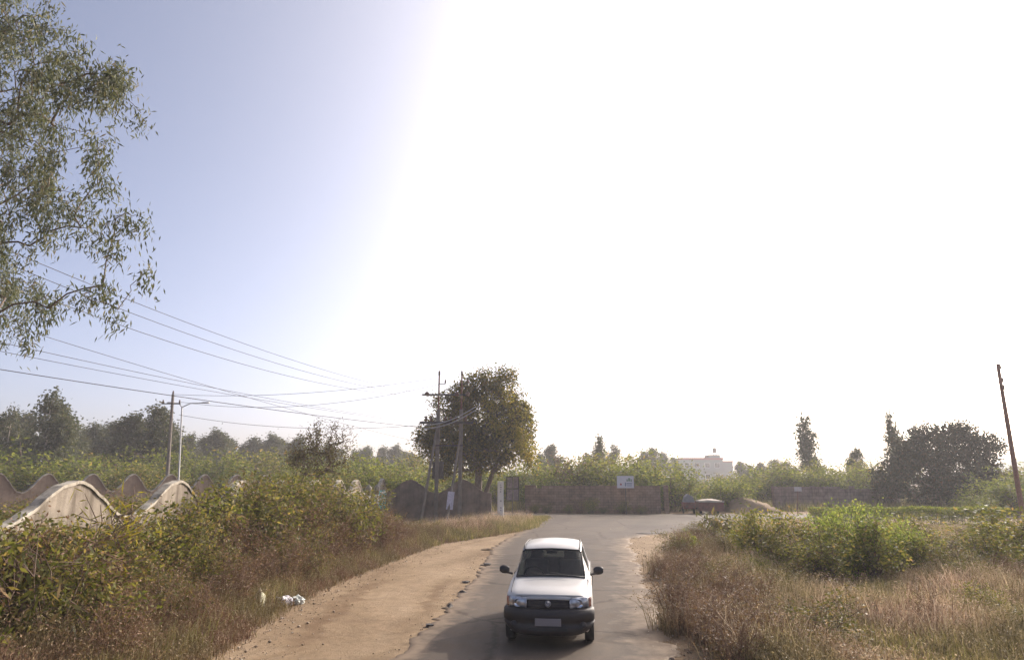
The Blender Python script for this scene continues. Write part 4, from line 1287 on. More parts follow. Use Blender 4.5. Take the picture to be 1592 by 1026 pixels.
# ------------------------------------------------------------------ signs by the junction
def white_post():
    b = gr(778, 804)
    root = empty('name_post', b)
    h = pt(779, 748, b.y).z
    MB().box((0, 0, h / 2), (.44, .12, h)).build('board', M['white_paint'], root, bevel=.05)
    grey = plain('faded_lettering', (.42, .42, .44), .8, var=.2)
    rr = random.Random(4)
    m_ = MB()
    z = h - .25
    while z > .35:
        if rr.random() < .8: m_.box((rr.uniform(.0, .06), -.063, z), (rr.uniform(.08, .14), .004, rr.uniform(.05, .10)))
        z -= .16
    m_.build('lettering', grey, root)
    tag(root, 'upright white name post with faded vertical lettering at the junction corner', 'sign')
white_post()
def notice_board():
    b = gr(797, 803.5)
    root = empty('notice_board', (b.x, b.y - .1, 0))
    z1, z0 = pt(797, 741, b.y).z, pt(797, 778, b.y).z
    w = .88
    MB().tube([(-.02, 0, -.2), (-.02, 0, z1)], .035, 8).build('post', M['iron'], root)
    fr = MB()
    for x in (-w / 2, w / 2): fr.box((x, -.05, (z0 + z1) / 2), (.06, .05, z1 - z0))
    for z in (z0, (z0 + z1) / 2, z1): fr.box((0, -.05, z), (w - .07, .05, .06))
    fr.build('frame', M['iron'], root)
    pm = plain('faded_print', (.20, .16, .17), .6, var=.4, scale=9)
    for x in (-w / 4, w / 4):
        for z in (z0 + (z1 - z0) * .25, z0 + (z1 - z0) * .75):
            MB().box((x + .01, -.045, z), (w / 2 - .08, .02, (z1 - z0) / 2 - .09)).build('panel', pm, root)
    tag(root, 'dark framed notice board of four panels on a thin post', 'notice board')
notice_board()
def road_sign():
    b = gr(974, 797)
    Y = 51.2
    root = empty('sign_board', (gx(974, Y), Y, 0))
    c = pt(972, 749, Y)
    MB().tube([(0, 0, -.2), (0, 0, c.z)], .04, 8).build('post', M['iron'], root)
    bd = MB().box((c.x - root.location.x, -.06, c.z), (1.32, .04, .92)).build('board', plain('sign_white', (.62, .62, .66), .6, var=.05), root, bevel=.01)
    cx = c.x - root.location.x
    blue = plain('sign_blue', (.16, .22, .30), .6); gre = plain('sign_green', (.18, .26, .20), .6); redm = plain('sign_red', (.35, .10, .10), .6)
    MB().box((cx + .3, -.084, c.z + .18), (.16, .006, .26)).box((cx + .14, -.084, c.z + .12), (.10, .006, .18)).box((cx + .46, -.084, c.z + .12), (.10, .006, .2)).build('emblem', gre, bd)
    MB().box((cx + .0, -.084, c.z - .18), (.08, .006, .3)).box((cx + .3, -.084, c.z - .12), (.45, .006, .08)).box((cx + .3, -.084, c.z - .28), (.4, .006, .06)).build('lettering', blue, bd)
    MB().lathe([(.0, 0), (.08, 0), (.08, .006), (0, .006)], (cx - .36, -.088, c.z - .18), 10, 'y').build('red_mark', redm, bd)
    tag(root, 'white sign board with a dark picture on a post before the block wall', 'sign')
road_sign()
def small_sign():
    Y = 50
    c = pt(1240, 760, Y)
    root = empty('small_sign', (gx(1240, Y), Y, 0))
    MB().tube([(0, 0, -.2), (c.x - root.location.x, 0, c.z)], .035, 6).build('post', M['rust'], root)
    MB().box((c.x - root.location.x, -.05, c.z), (.55, .03, .32)).build('board', plain('small_sign_white', (.5, .47, .46), .7), root)
    tag(root, 'small pale sign plate on a rusty post before the low brown wall', 'sign')
small_sign()

# ------------------------------------------------------------------ farm trailer and tractor by the cross road
def wheel(parent, c, r, w, name='wheel'):
    root = MB().lathe([(r * .55, -w / 2), (r * .92, -w / 2), (r, -w * .3), (r, w * .3), (r * .92, w / 2), (r * .55, w / 2)], c, 20, 'x').build(name, M['tyre'], parent, True)
    MB().lathe([(.0, -w * .35), (r * .54, -w * .42), (r * .56, 0), (r * .54, w * .42), (0, w * .35)], c, 16, 'x').build('rim', M['galv'], root, True)
    return root
M['tyre'] = plain('tyre', (.025, .024, .024), .85, var=.3)
mar = plain('maroon_paint', (.17, .055, .045), .7, var=.35, scale=3)
pale = plain('pale_load', (.34, .29, .24), .9, var=.2, scale=3)
def trailer():
    Y = 52.6
    c = gr(1101, 802)
    X = gx(1103, Y)
    root = empty('farm_trailer', (X, Y, 0), -.12)
    bm_ = MB()
    w, d, z0, z1 = 1.85, 2.4, .26, .98
    for y in (-d / 2, d / 2): bm_.box((0, y, (z0 + z1) / 2), (w, .05, z1 - z0))
    for x in (-w / 2 + .02, w / 2 - .02): bm_.box((x, 0, (z0 + z1) / 2), (.05, d - .06, z1 - z0))
    bm_.box((0, 0, z0), (w - .1, d - .1, .06))
    bm_.build('tub', mar, root)
    rows = []
    for i in range(9):
        row = []
        for j in range(7):
            u, v = i / 8 * 2 - 1, j / 6 * 2 - 1
            row.append((u * (w / 2 + .04), v * (d / 2 + .04), z1 + .005 + .16 * (1 - u * u) * (1 - v * v) + .03 * math.sin(7 * u + 5 * v)))
        rows.append(row)
    MB().grid(rows).build('load', pale, root, True, solid=.06)
    MB().box((0, -d / 2 - .03, .95), (w + .1, .05, .10)).build('rim_plank', pale, root)
    for x in (-.72, .72): wheel(root, (x * .9, .1, .28), .28, .16)
    MB().box((-1.4, 0, .4), (1.0, .12, .1)).build('drawbar', M['iron'], root)
    tag(root, 'dark red farm trailer with a pale load on the far roadside', 'trailer')
    t = empty('covered_cart', (X - 1.6, Y + .1, 0), -.12)
    MB().box((0, 0, .62), (.95, 1.3, .5)).build('box', mar, t, bevel=.04)
    MB().add([(-.42, -.6, .89), (.42, -.6, .89), (.42, .6, .89), (-.42, .6, .89), (-.3, -.55, 1.3), (.3, -.55, 1.3), (.3, .55, 1.3), (-.3, .55, 1.3), (-.05, -.5, 1.52), (-.05, .5, 1.52)],
             [(0, 1, 5, 4), (1, 2, 6, 5), (2, 3, 7, 6), (3, 0, 4, 7), (4, 5, 8), (5, 6, 9, 8), (6, 7, 9), (7, 4, 8, 9)]).build('cover', plain('cart_cover', (.20, .20, .21), .8), t, bevel=.02)
    for x in (-.42, .42): wheel(t, (x, .2, .3), .3, .12)
    for x in (-.3, .3): MB().tube([(x, -.6, .5), (x * .9, -1.4, .62)], .03, 6).build('shaft', M['iron'], t)
    tag(t, 'small dark red cart with a grey peaked cover left of the trailer', 'cart')
trailer()
def soil_heap():
    X0, X1, Y = gx(1132, 55), gx(1214, 55), 55.8
    rows = []
    rr = np.random.default_rng(3)
    for i in range(26):
        u = i / 25
        row = []
        for j in range(18):
            v = j / 17 * 2 - 1
            pr_ = math.sin(math.pi * u ** .8) ** .9 if 0 < u < 1 else 0
            z = 1.15 * pr_ * max(0, 1 - v * v) ** .9 * (1 + .18 * math.sin(5 * u + 1) * math.cos(4 * v)) + .09 * math.sin(13 * u + 7 * v) * pr_ + rr.normal(0, .03) * pr_
            row.append((X0 + (X1 - X0) * u, Y + v * 2.4, z - .02))
        rows.append(row)
    o = MB().grid(rows).build('soil_heap', ground_mat('heap_soil', (.27, .195, .13), (.20, .145, .095), (.32, .24, .165))[0], None, True)
    tag(o, 'sandy soil heap rising beside the road right of the trailer', 'heap')
soil_heap()

# ------------------------------------------------------------------ litter, lumps and pebbles
def lump(px, py, s, label, mat, name, cat, group=None, flat=.5, seed=0):
    p = gr(px, py)
    bm = bmesh.new()
    bmesh.ops.create_icosphere(bm, subdivisions=2, radius=1)
    r = random.Random(seed)
    ph = [r.uniform(0, 6) for _ in range(6)]
    for v in bm.verts:
        k = 1 + .22 * math.sin(3 * v.co.x + ph[0]) + .2 * math.sin(4 * v.co.y + ph[1]) + .15 * math.sin(5 * v.co.z + ph[2]) + r.uniform(-.1, .1)
        v.co = Vector((v.co.x * s[0] * k, v.co.y * s[1] * k, max(v.co.z * s[2] * k, -s[2] * .4) + s[2] * .4))
    me = bpy.data.meshes.new(name); bm.to_mesh(me); bm.free()
    o = link_mesh(name, me, mat)
    o.location = (p.x, p.y, .008)
    tag(o, label, cat, group)
    return o
tar = plain('broken_tar', (.07, .06, .055), .9, var=.4, scale=20)
lump(757, 879, (.16, .10, .05), 'largest dark tar lump at the road edge level with the car windscreen', tar, 'tar_lump', 'rubble', 'tar lumps along the road edge', seed=1)
lump(724, 906, (.10, .07, .04), 'dark tar lump on the broken road edge, upper of a close pair', tar, 'tar_lump', 'rubble', 'tar lumps along the road edge', seed=2)
lump(719, 922, (.12, .07, .04), 'dark tar lump on the broken road edge, lower of a close pair', tar, 'tar_lump', 'rubble', 'tar lumps along the road edge', seed=3)
lump(700, 944, (.07, .12, .04), 'small dark tar lump halfway along the broken road edge', tar, 'tar_lump', 'rubble', 'tar lumps along the road edge', seed=4)
lump(669, 974, (.08, .07, .04), 'small dark tar lump nearest the front of the road edge', tar, 'tar_lump', 'rubble', 'tar lumps along the road edge', seed=5)
lump(758, 855, (.22, .12, .05), 'flat brown dirt clod where the shoulder meets the road', M['shoulder'], 'dirt_clod', 'rubble', seed=6)
lump(1012, 830, (.85, .30, .035), 'long dark broken tar ridge at the edge of the junction', tar, 'tar_ridge', 'rubble', seed=7)
# crumpled plastic bag and upright board scrap
def bag():
    p = gr(449, 940)
    root = empty('plastic_bag', (p.x, p.y, 0), .3)
    r = random.Random(12)
    for k, (x, y, s, m) in enumerate(((-.10, 0, .17, 'bag_white'), (.16, .05, .14, 'bag_grey'))):
        bm = bmesh.new(); bmesh.ops.create_icosphere(bm, subdivisions=3, radius=1)
        ph = [r.uniform(0, 6) for _ in range(8)]
        for v in bm.verts:
            c = v.co
            kk = 1 + .22 * math.sin(6 * c.x + ph[0]) * math.sin(5 * c.y + ph[1]) + .18 * abs(math.sin(8 * c.z + ph[2] + 3 * c.x)) - .12 * abs(math.sin(11 * c.y + ph[3]))
            v.co = Vector((c.x * s * kk * 1.15, c.y * s * kk, max(c.z * s * .75 * kk, -.05) + .06))
        me = bpy.data.meshes.new('bag_body'); bm.to_mesh(me); bm.free()
        o = link_mesh('bag_body', me, plain(m, (.72, .70, .74) if k == 0 else (.40, .42, .38), .35, var=.2, scale=9), root)
        o.location = (x, y, 0)
    tag(root, 'crumpled white and grey plastic bag at the edge of the dirt shoulder', 'plastic bag')
bag()
def scrap():
    p = gr(399, 956)
    cb = plain('cardboard', (.50, .42, .28), .8, var=.2, scale=4)
    root = empty('board_scrap', (p.x, p.y, 0), .25)
    MB().add([(-.20, 0, 0), (.03, -.03, 0), (.06, -.02, .44), (.02, 0, .52), (-.20, .06, .12), (-.20, .03, 0), (.03, 0, 0), (.06, .01, .44), (.02, .03, .52), (-.20, .09, .12)],
             [(0, 1, 2, 3, 4), (9, 8, 7, 6, 5), (0, 5, 6, 1), (1, 6, 7, 2), (2, 7, 8, 3), (3, 8, 9, 4), (4, 9, 5, 0)]).build('panel', cb, root)
    MB().add([(.03, -.03, 0), (.12, .06, 0), (.12, .07, .36), (.06, -.02, .44), (.04, -.02, 0), (.13, .07, 0), (.13, .08, .36), (.07, -.01, .44)],
             [(0, 1, 2, 3), (7, 6, 5, 4), (0, 4, 5, 1), (2, 6, 7, 3), (1, 5, 6, 2), (3, 7, 4, 0)]).build('folded_edge', plain('scrap_pale', (.66, .64, .46), .7), root)
    tag(root, 'pale upright scrap of folded board in the weeds left of the plastic bag', 'board scrap')
scrap()
for px, py, lab in ((326, 990, 'white litter scrap at the lower left edge of the dirt shoulder'), (26, 930, 'white litter scrap low in the weeds at the left edge'),
                    (1283, 940, 'white litter scrap in the dry grass of the right field')):
    o = lump(px, py, (.07, .05, .05), lab, plain('litter_white', (.68, .66, .64), .6), 'litter_scrap', 'litter', None, seed=px)
def pebbles():
    r = np.random.default_rng(33)
    n = 5200
    Y = np.exp(r.uniform(math.log(8), math.log(40), n))
    which = r.random(n)
    X = np.where(which < .55, np.array([sx(y) for y in Y]) + np.abs(r.normal(0, .55, n)), np.where(which < .62, np.array([lx(y) for y in Y]) - np.abs(r.normal(0, .3, n)), np.array([rx(min(y, 31)) for y in Y]) + r.normal(.1, .25, n)))
    s = r.gamma(1.3, .0050, n) + .004
    oct_ = np.array([[1, 0, 0], [-1, 0, 0], [0, 1, 0], [0, -1, 0], [0, 0, 1], [0, 0, -1]], float)
    f = np.array([[0, 2, 4], [2, 1, 4], [1, 3, 4], [3, 0, 4], [2, 0, 5], [1, 2, 5], [3, 1, 5], [0, 3, 5]])
    v = oct_[None] * s[:, None, None] * r.uniform(.7, 1.3, (n, 6, 1)) * np.array([1, 1, .6])
    a = r.uniform(0, 6.28, n); ca, sa = np.cos(a), np.sin(a)
    vx = v[..., 0] * ca[:, None] - v[..., 1] * sa[:, None]; vy = v[..., 0] * sa[:, None] + v[..., 1] * ca[:, None]
    V = np.stack([vx + X[:, None], vy + Y[:, None], v[..., 2] + .012 + s[:, None] * .3], -1).reshape(-1, 3)
    Fc = (f[None] + (np.arange(n) * 6)[:, None, None]).reshape(-1, 3)
    m = leaf_mat('pebble', [(0, (.20, .15, .11)), (.7, (.32, .24, .17)), (1, (.48, .42, .35))], 0.0, 1, .9, 0)
    tag(link_mesh('pebbles', np_mesh('pebbles', V, Fc), m), 'small pebbles strewn along the edges of the dirt shoulder', 'pebbles', kind='stuff')
pebbles()

# ------------------------------------------------------------------ the car
def car():
    root = empty('car', (.575, 10.95, 0.026), -math.radians(6.3))
    white = plain('car_paint_white', (.42, .407, .39), .42, var=.06, scale=3, coat=.25)
    black = plain('car_plastic_black', (.030, .026, .027), .55, var=.2, scale=8)
    bump_m = plain('car_bumper_charcoal', (.026, .021, .021), .6, var=.15, scale=5)
    trim = plain('car_rubber', (.018, .018, .02), .6)
    inter = plain('car_interior', (.10, .095, .095), .8, var=.2)
    seatm = plain('car_seat_cloth', (.16, .15, .15), .9, var=.2)
    chrome = plain('car_chrome', (.75, .75, .76), .15, 1.0, var=.02)
    glass, nt, b = new_mat('car_glass')
    b.inputs['Base Color'].default_value = (.02, .022, .025, 1)
    b.inputs['Roughness'].default_value = .04
    b.inputs['IOR'].default_value = 1.5
    tr = nt.nodes.new('ShaderNodeBsdfTransparent'); tr.inputs[0].default_value = (.55, .60, .58, 1)
    mx = nt.nodes.new('ShaderNodeMixShader'); mx.inputs[0].default_value = .42
    nt.links.new(tr.outputs[0], mx.inputs[1]); nt.links.new(b.outputs[0], mx.inputs[2])
    nt.links.new(mx.outputs[0], nt.nodes['Material Output'].inputs['Surface'])
    # stations: y, bow, nine (x,z) from sill to roof centre
    def low(a, zl):            # sill / lower / mid, arch lifted to zl
        return [(a - .07, max(.21, zl)), (a - .012, max(.36, zl + .02)), (a, max(.58, zl + .06))]
    ST = []
    def st(y, bow, a, zl, up): ST.append((y, bow, low(a, zl) + up))
    hood = lambda e, z0, zc: [(e, z0), (e - .055, z0 + .045), (e * .80, z0 + .072), (e * .55, z0 + .072 + (zc - z0 - .072) * .55), (e * .28, z0 + .072 + (zc - z0 - .072) * .88), (0, zc)]
    st(.09, .20, .66, 0, hood(.655, .70, .79))
    st(.20, .16, .715, 0, hood(.70, .735, .835))
    st(.36, .13, .732, 0, hood(.712, .765, .865))
    st(.43, .12, .735, .40, hood(.713, .775, .875))
    st(.66, .11, .737, .545, hood(.716, .81, .905))
    st(.89, .10, .737, .40, hood(.718, .85, .938))
    gh = lambda e, zb, xw, zw, xr, zr, zc: [(e, zb), (e - .03, zb + .03), (xw, zw), (xr, zr), (xr * .5, zc - .012), (0, zc)]
    st(.97, .10, .737, 0, [(.718, .865), (.675, .905), (.605, .935), (.42, .955), (.21, .966), (0, .97)])
    st(1.56, .08, .737, 0, gh(.722, .90, .545, 1.30, .50, 1.335, 1.362))
    st(1.78, .05, .737, 0, gh(.722, .91, .560, 1.365, .515, 1.42, 1.455))
    st(2.40, .0, .737, 0, gh(.722, .92, .560, 1.375, .515, 1.43, 1.47))
    st(2.62, .0, .737, 0, gh(.722, .925, .558, 1.37, .512, 1.425, 1.465))
    st(2.74, .0, .737, .40, gh(.722, .93, .556, 1.368, .51, 1.42, 1.46))
    st(2.98, -.02, .735, .545, gh(.72, .935, .55, 1.36, .505, 1.41, 1.45))
    st(3.20, -.04, .732, .40, gh(.715, .94, .54, 1.34, .495, 1.385, 1.425))
    st(3.28, -.05, .73, 0, gh(.712, .94, .535, 1.325, .49, 1.37, 1.41))
    st(3.46, -.06, .70, 0, [(.69, .93), (.64, .95), (.58, .96), (.42, .965), (.2, .967), (0, .968)])
    st(3.50, -.06, .66, .25, [(.65, .60), (.60, .62), (.5, .63), (.36, .635), (.18, .64), (0, .64)])
    nS, nP = len(ST), 17
    P = []
    for y, bow, pts in ST:
        half = [(x, y + bow * (x / .72) ** 2, z) for x, z in pts]
        row = [(-x, yy, z) for x, yy, z in half] + [h for h in half[:-1][::-1]]
        P.append(row)                                  # -sill ... centre ... +sill
    iw0, iw1 = 6, 7                                    # windscreen between these stations
    def is_wind(i, j):
        jj = j if j < 8 else 15 - j                    # quad column 0..7 from sill to centre
        if i == iw0 and jj >= 5: return 'windscreen'
        if i == 14 and jj >= 5: return 'rear_window'
        if 7 <= i <= 13 and jj == 4 and i not in (9,): return 'side_window'
        return None
    bm = bmesh.new()
    V = [[bm.verts.new(p) for p in row] for row in P]
    glassq = {'windscreen': [], 'rear_window': [], 'side_l': [], 'side_r': []}
    for i in range(nS - 1):
        for j in range(nP - 1):
            w_ = is_wind(i, j)
            q = (V[i][j], V[i][j + 1], V[i + 1][j + 1], V[i + 1][j])
            if w_ is None: bm.faces.new(q)
            else:
                key = w_ if w_ != 'side_window' else ('side_l' if j < 8 else 'side_r')
                glassq[key].append((i, j))
    bm.faces.new(V[-1][::-1])
    crease = bm.edges.layers.float.new('crease_edge')
    def cr(a, b_, val):
        e = bm.edges.get((a, b_))
        if e: e[crease] = val
    for j in range(nP - 1):
        cr(V[iw0][j], V[iw0][j + 1], .7 if 4 <= j <= 11 else 0); cr(V[iw1][j], V[iw1][j + 1], .6 if 4 <= j <= 11 else 0)
        cr(V[0][j], V[0][j + 1], .8); cr(V[14][j], V[14][j + 1], .5); cr(V[15][j], V[15][j + 1], .6)
    for i in range(nS - 1):
        for j in (4, 12, 5, 11): cr(V[i][j], V[i + 1][j], .8 if 6 <= i <= 14 else .35)
        for j in (3, 13): cr(V[i][j], V[i + 1][j], .45)
    me = bpy.data.meshes.new('body'); bm.normal_update(); bmesh.ops.recalc_face_normals(bm, faces=bm.faces)
    for f in bm.faces: f.smooth = True
    bm.to_mesh(me); bm.free()
    body = link_mesh('body', me, white, root)
    s_ = body.modifiers.new('sub', 'SUBSURF'); s_.levels = s_.render_levels = 2
    s2 = body.modifiers.new('thick', 'SOLIDIFY'); s2.thickness = .025; s2.offset = -1
    def bil(q, u, v):
        a, b_, c, d = [Vector(p) for p in q]
        return (a * (1 - u) + b_ * u) * (1 - v) + (d * (1 - u) + c * u) * v
    def pane(quads, name, push, inset=0.0):
        mb = MB()
        for (i, j) in quads:
            q = [P[i][j], P[i][j + 1], P[i + 1][j + 1], P[i + 1][j]]
            mb.grid([[bil(q, u, v) for u in (0, .33, .67, 1)] for v in (0, .2, .4, .6, .8, 1)])
        me = mb.mesh(name, True)
        bm2 = bmesh.new(); bm2.from_mesh(me)
        bmesh.ops.remove_doubles(bm2, verts=bm2.verts, dist=.0005)
        bm2.normal_update()
        for v in bm2.verts: v.co -= Vector(push)
        bm2.to_mesh(me); bm2.free()
        return link_mesh(name, me, glass, root)
    ws = pane(glassq['windscreen'], 'windscreen', (0, .006, -.004))
    pane(glassq['rear_window'], 'rear_window', (0, -.006, .0))
    pane(glassq['side_l'], 'side_window', (-.008, 0, 0)); pane(glassq['side_r'], 'side_window', (.008, 0, 0))
    # black rubber frame round the windscreen
    def line(pts, r_, name, mat, par):
        MB().tube(pts, r_, 6).build(name, mat, par, True)
    base_l = [Vector(p) + Vector((0, -.008, .006)) for p in P[iw0][5:12]]
    top_l = [Vector(p) + Vector((0, -.008, .004)) for p in P[iw1][5:12]]
    rub = MB()
    rub.tube(base_l, .02, 6); rub.tube(top_l, .014, 6)
    rub.tube([base_l[0], top_l[0]], .014, 6); rub.tube([base_l[-1], top_l[-1]], .014, 6)
    rub.build('windscreen_seal', trim, root, True)
    for s in (-1, 1):                                   # roof drip strips
        pts = [Vector((s * (abs(P[i][6][0]) + .012), P[i][6][1], P[i][6][2] - .004)) for i in range(7, 15)]
        line(pts, .010, 'roof_strip', trim, root)
        pts = [Vector((s * .712, P[i][3][1], P[i][3][2] + .015)) for i in range(7, 15)]
        line(pts, .012, 'waist_seal', trim, root)
        # door edges and handle
        for yy in (1.55, 2.42):
            MB().box((s * .735, yy, .62), (.006, .010, .52)).build('door_gap', trim, root)
        MB().box((s * .742, 2.25, .80), (.02, .14, .03)).build('door_handle', black, root, bevel=.008)
    for x0 in (-.05, .30):                              # wipers
        wb = MB().tube([(x0 + .02, .90, .985), (x0 - .30, .97, 1.03)], .008, 5).build('wiper', trim, root)
    for s in (-1, 1):                                   # shut line of the hood
        jj = 4 if s < 0 else 12
        line([Vector(P[i][jj]) + Vector((-s * .02, 0, .012)) for i in range(1, 7)], .004, 'hood_gap', trim, root)
    # nose plane behind grille and lamps
    def fy(x, k=1.0): return .055 + .235 * (abs(x) / .70) ** 2.6
    def skin(x0, x1, z0, z1, off, nx=14, nz=5, prof=None):
        rows = []
        for a in range(nz + 1):
            v = a / nz
            row = []
            for c in range(nx + 1):
                u = c / nx
                x = x0 + (x1 - x0) * u
                zz0 = z0(x) if callable(z0) else z0; zz1 = z1(x) if callable(z1) else z1
                z = zz0 + (zz1 - zz0) * v
                y = fy(x) + off + (prof(v, u) if prof else 0) + .16 * max(0, z - .60) ** 1.2
                row.append((x, y, z))
            rows.append(row)
        return rows
    MB().grid(skin(-.69, .69, .50, .745, .055, 24, 4)).build('nose_panel', black, root, True)
    gp = MB().grid(skin(-.37, .37, .585, lambda x: .735 - .02 * (x / .37) ** 2, .015, 18, 5)).build('grille', bump_m, root, True, solid=.02)
    for z in (.625, .66, .695):
        MB().grid(skin(-.34, .34, z, z + .010, .004, 16, 1)).build('grille_bar', black, gp, True, solid=.012)
    # hood lip over the grille
    MB().grid(skin(-.66, .66, lambda x: .735 - .03 * (x / .66) ** 2, lambda x: .79 - .085 * (x / .66) ** 2, -.005, 26, 2, lambda v, u: .03 * v)).build('hood_lip', white, root, True, solid=.02)
    # badge: ring with an S-like slanted mark
    bd = MB().lathe([(.0, 0), (.05, 0), (.052, .006), (.046, .012), (0, .010)], (0, fy(0) - .012, .668), 20, 'y').build('emblem', plain('badge_grey', (.20, .19, .19), .45, .3), root, True)
    MB().tube([(.026, fy(0) - .018, .690), (-.006, fy(0) - .018, .700), (-.030, fy(0) - .018, .678), (.0, fy(0) - .018, .668), (.030, fy(0) - .018, .658), (.006, fy(0) - .018, .636), (-.026, fy(0) - .018, .646)], .007, 6).build('emblem_mark', chrome, bd, True)
    # head lamps with amber corner
    lens, nt, b = new_mat('lamp_lens')
    vo = nt.nodes.new('ShaderNodeTexVoronoi'); vo.inputs['Scale'].default_value = 11
    nt.links.new(opos(nt), vo.inputs['Vector'])
    rr_ = ramp(nt, [(.1, (.82, .83, .85)), (.5, (.40, .41, .43)), (.8, (.22, .22, .24))]); nt.links.new(vo.outputs[0], rr_.inputs[0])
    nt.links.new(rr_.outputs[0], b.inputs['Base Color'])
    b.inputs['Metallic'].default_value = .55; b.inputs['Roughness'].default_value = .22
    b.inputs['Coat Weight'].default_value = 1.0; b.inputs['Coat Roughness'].default_value = .03
    amber = plain('amber_lens', (.34, .15, .10), .2, coat=1.0)
    for s in (-1, 1):
        zl = lambda x: .592 + .010 * (abs(x) / .7)
        zh = lambda x: .760 - .005 * ((abs(x) - .5) / .2) ** 2 - (.022 if abs(x) < .37 else 0)
        a0, a1 = (.35, .655)
        x0, x1 = (a0, a1) if s > 0 else (-a1, -a0)
        hl = MB().grid(skin(x0, x1, zl, zh, -.010, 12, 6, lambda v, u: -.018 * math.sin(math.pi * v) * (.6 + .4 * math.sin(math.pi * u)))).build('headlight', lens, root, True, solid=.04)
        MB().lathe([(.0, 0), (.035, .0), (.06, -.03), (.065, -.034), (.05, -.02), (0, .005)], (s * .50, fy(.5) + .0, .668), 16, 'y').build('reflector', chrome, hl, True)
        b0, b1 = (.657, .697)
        x0, x1 = (b0, b1) if s > 0 else (-b1, -b0)
        MB().grid(skin(x0, x1, zl, lambda x: .745, -.008, 6, 4)).build('indicator', amber, hl, True, solid=.03)
    # bumper wraps the whole nose and runs back to the wheel arches
    path = [(-.738, .40), (-.737, .30)] + [(x, .005 + .235 * (abs(x) / .71) ** 3.2) for x in np.linspace(-.715, .715, 25)] + [(.737, .30), (.738, .40)]
    prof = [(.185, .09), (.20, .03), (.27, -.005), (.33, -.012), (.345, .012), (.40, .012), (.415, -.018), (.50, -.030), (.565, -.018), (.592, .03), (.594, .07)]
    rows = []
    for z, o in prof:
        row = []
        for k, (x, y) in enumerate(path):
            sx_ = 1 - (o + .02) * .35
            zz = z + max(0, .40 - z) * .75 * (abs(x) / .735) ** 7
            row.append((x * sx_ * (1.012 if z < .59 else .99), y + o * (1 if 1 < k < len(path) - 2 else .25), zz))
        rows.append(row)
    MB().grid(rows).build('bumper', bump_m, root, True, solid=.02)
    MB().box((0, -.016, .405), (.42, .012, .115)).build('number_plate', plain('plate_pale', (.24, .21, .205), .6, var=.08), root, bevel=.006)
    MB().box((0, .012, .30), (.62, .03, .05)).build('air_intake', trim, root)
    for s in (-1, 1):
        MB().lathe([(0, 0), (.045, 0), (.05, .01), (.04, .02), (0, .018)], (s * .56, .095, .355), 14, 'y').build('fog_lamp_cover', black, root, True)
        # mirrors
        mr = MB().tube([(s * .70, 1.20, .965), (s * .76, 1.18, .985), (s * .80, 1.17, 1.0)], [.022, .02, .03], 8).build('mirror', black, root, True)
        hs = MB()
        rows = []
        for a in range(9):
            t = a / 8
            rr2 = math.sin(math.pi * min(.97, max(.03, t))) ** .28
            rows.append([(s * (.755 + .175 * t), 1.16 + .045 * rr2 * math.sin(2 * math.pi * k / 14), 1.04 + .072 * rr2 * math.cos(2 * math.pi * k / 14) + .008 * t) for k in range(15)])
        hs.grid(rows).build('mirror_housing', black, mr, True)
        for yy in (.66, 2.98):
            w_ = wheel(root, (s * .655, yy, .262), .262, .155)
            MB().lathe([(0, s * .072), (.12, s * .078), (.165, s * .066), (.17, s * .05)], (s * .655, yy, .262), 18, 'x').build('hub_cap', chrome, w_, True)
            MB().box((s * .60, yy, .42), (.24, .62, .30)).build('wheel_well', trim, root)
    MB().box((0, 1.8, .26), (1.2, 3.0, .10)).build('floor_pan', trim, root)
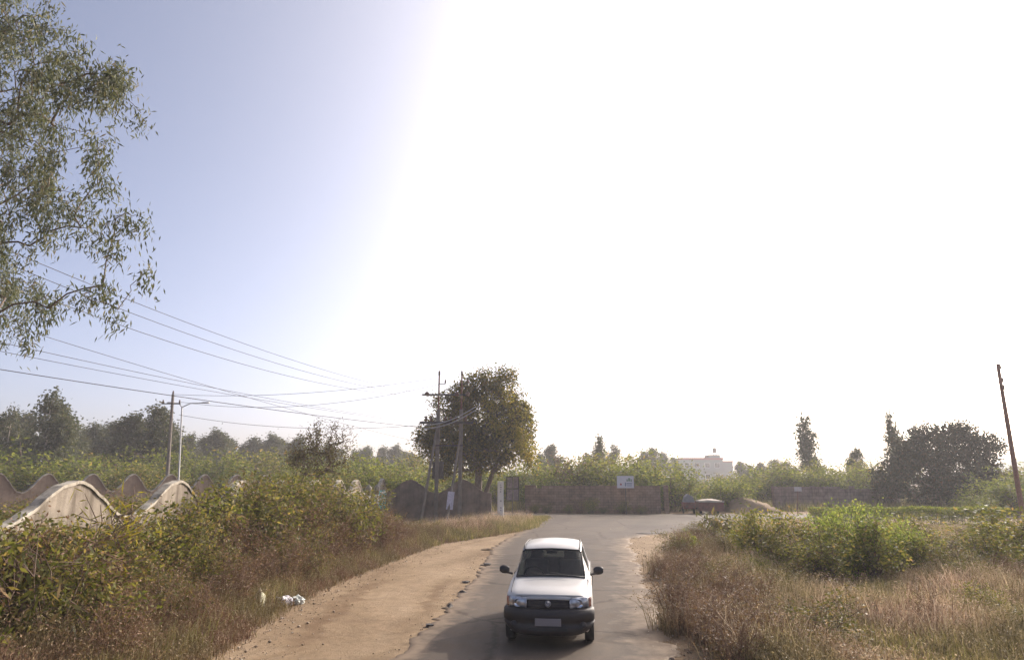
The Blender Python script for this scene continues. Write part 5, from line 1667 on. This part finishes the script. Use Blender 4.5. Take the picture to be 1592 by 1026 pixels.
    # cabin
    MB().grid([[(x, .98 + .3 * v - .06 * (1 - abs(x) / .6), .88 + .05 * math.sin(math.pi * v)) for x in np.linspace(-.62, .62, 9)] for v in (0, .25, .5, .75, 1)]).add(
        [(-.62, 1.28, .88), (.62, 1.28, .88), (.62, 1.3, .5), (-.62, 1.3, .5)], [(0, 1, 2, 3)]).build('dashboard', inter, root, True)
    for s in (-1, 1):
        st_ = MB().box((s * .33, 1.95, .52), (.46, .5, .2)).box((s * .33, 2.22, .82), (.45, .14, .58), rx=-.2).build('seat', seatm, root, bevel=.04)
        MB().box((s * .33, 2.30, 1.18), (.26, .09, .17)).build('headrest', seatm, st_, bevel=.03)
    MB().box((0, 3.0, .82), (1.1, .14, .5), rx=-.2).box((0, 2.75, .5), (1.15, .5, .2)).build('rear_seat', seatm, root, bevel=.04)
    tor = bmesh.new()
    pts = [(-.33 + .18 * math.cos(t), 1.46 - .07 * math.sin(t), .90 + .17 * math.sin(t)) for t in np.linspace(0, 2 * math.pi, 25)]
    MB().tube(pts, .014, 6, False).tube([(-.33, 1.46, .90), (-.33, 1.25, .83)], .025, 6).box((-.33, 1.46, .90), (.30, .02, .05)).build('steering_wheel', trim, root, True)
    MB().box((0, 1.62, 1.30), (.2, .03, .055)).build('rear_view_mirror', trim, root, bevel=.01)
    tag(root, 'small white hatchback with dark grey bumper driving toward the camera', 'car')
car()

# ------------------------------------------------------------------ haze
def haze():
    x0, x1, y0, y1, z0, z1 = -900, 900, -80, 900, -1.6, 26
    o = MB().box(((x0 + x1) / 2, (y0 + y1) / 2, (z0 + z1) / 2), (x1 - x0, y1 - y0, z1 - z0)).build('haze', None)
    m = bpy.data.materials.new('haze_air'); m.use_nodes = True
    nt = m.node_tree; nt.nodes.clear()
    out = nt.nodes.new('ShaderNodeOutputMaterial')
    v = nt.nodes.new('ShaderNodeVolumePrincipled')
    v.inputs['Color'].default_value = (.93, .93, .96, 1)
    v.inputs['Density'].default_value = .0009
    v.inputs['Anisotropy'].default_value = .25
    nt.links.new(v.outputs[0], out.inputs['Volume'])
    o.data.materials.append(m)
    tag(o, 'thin pale morning haze over the whole scene', 'haze', kind='stuff')
haze()
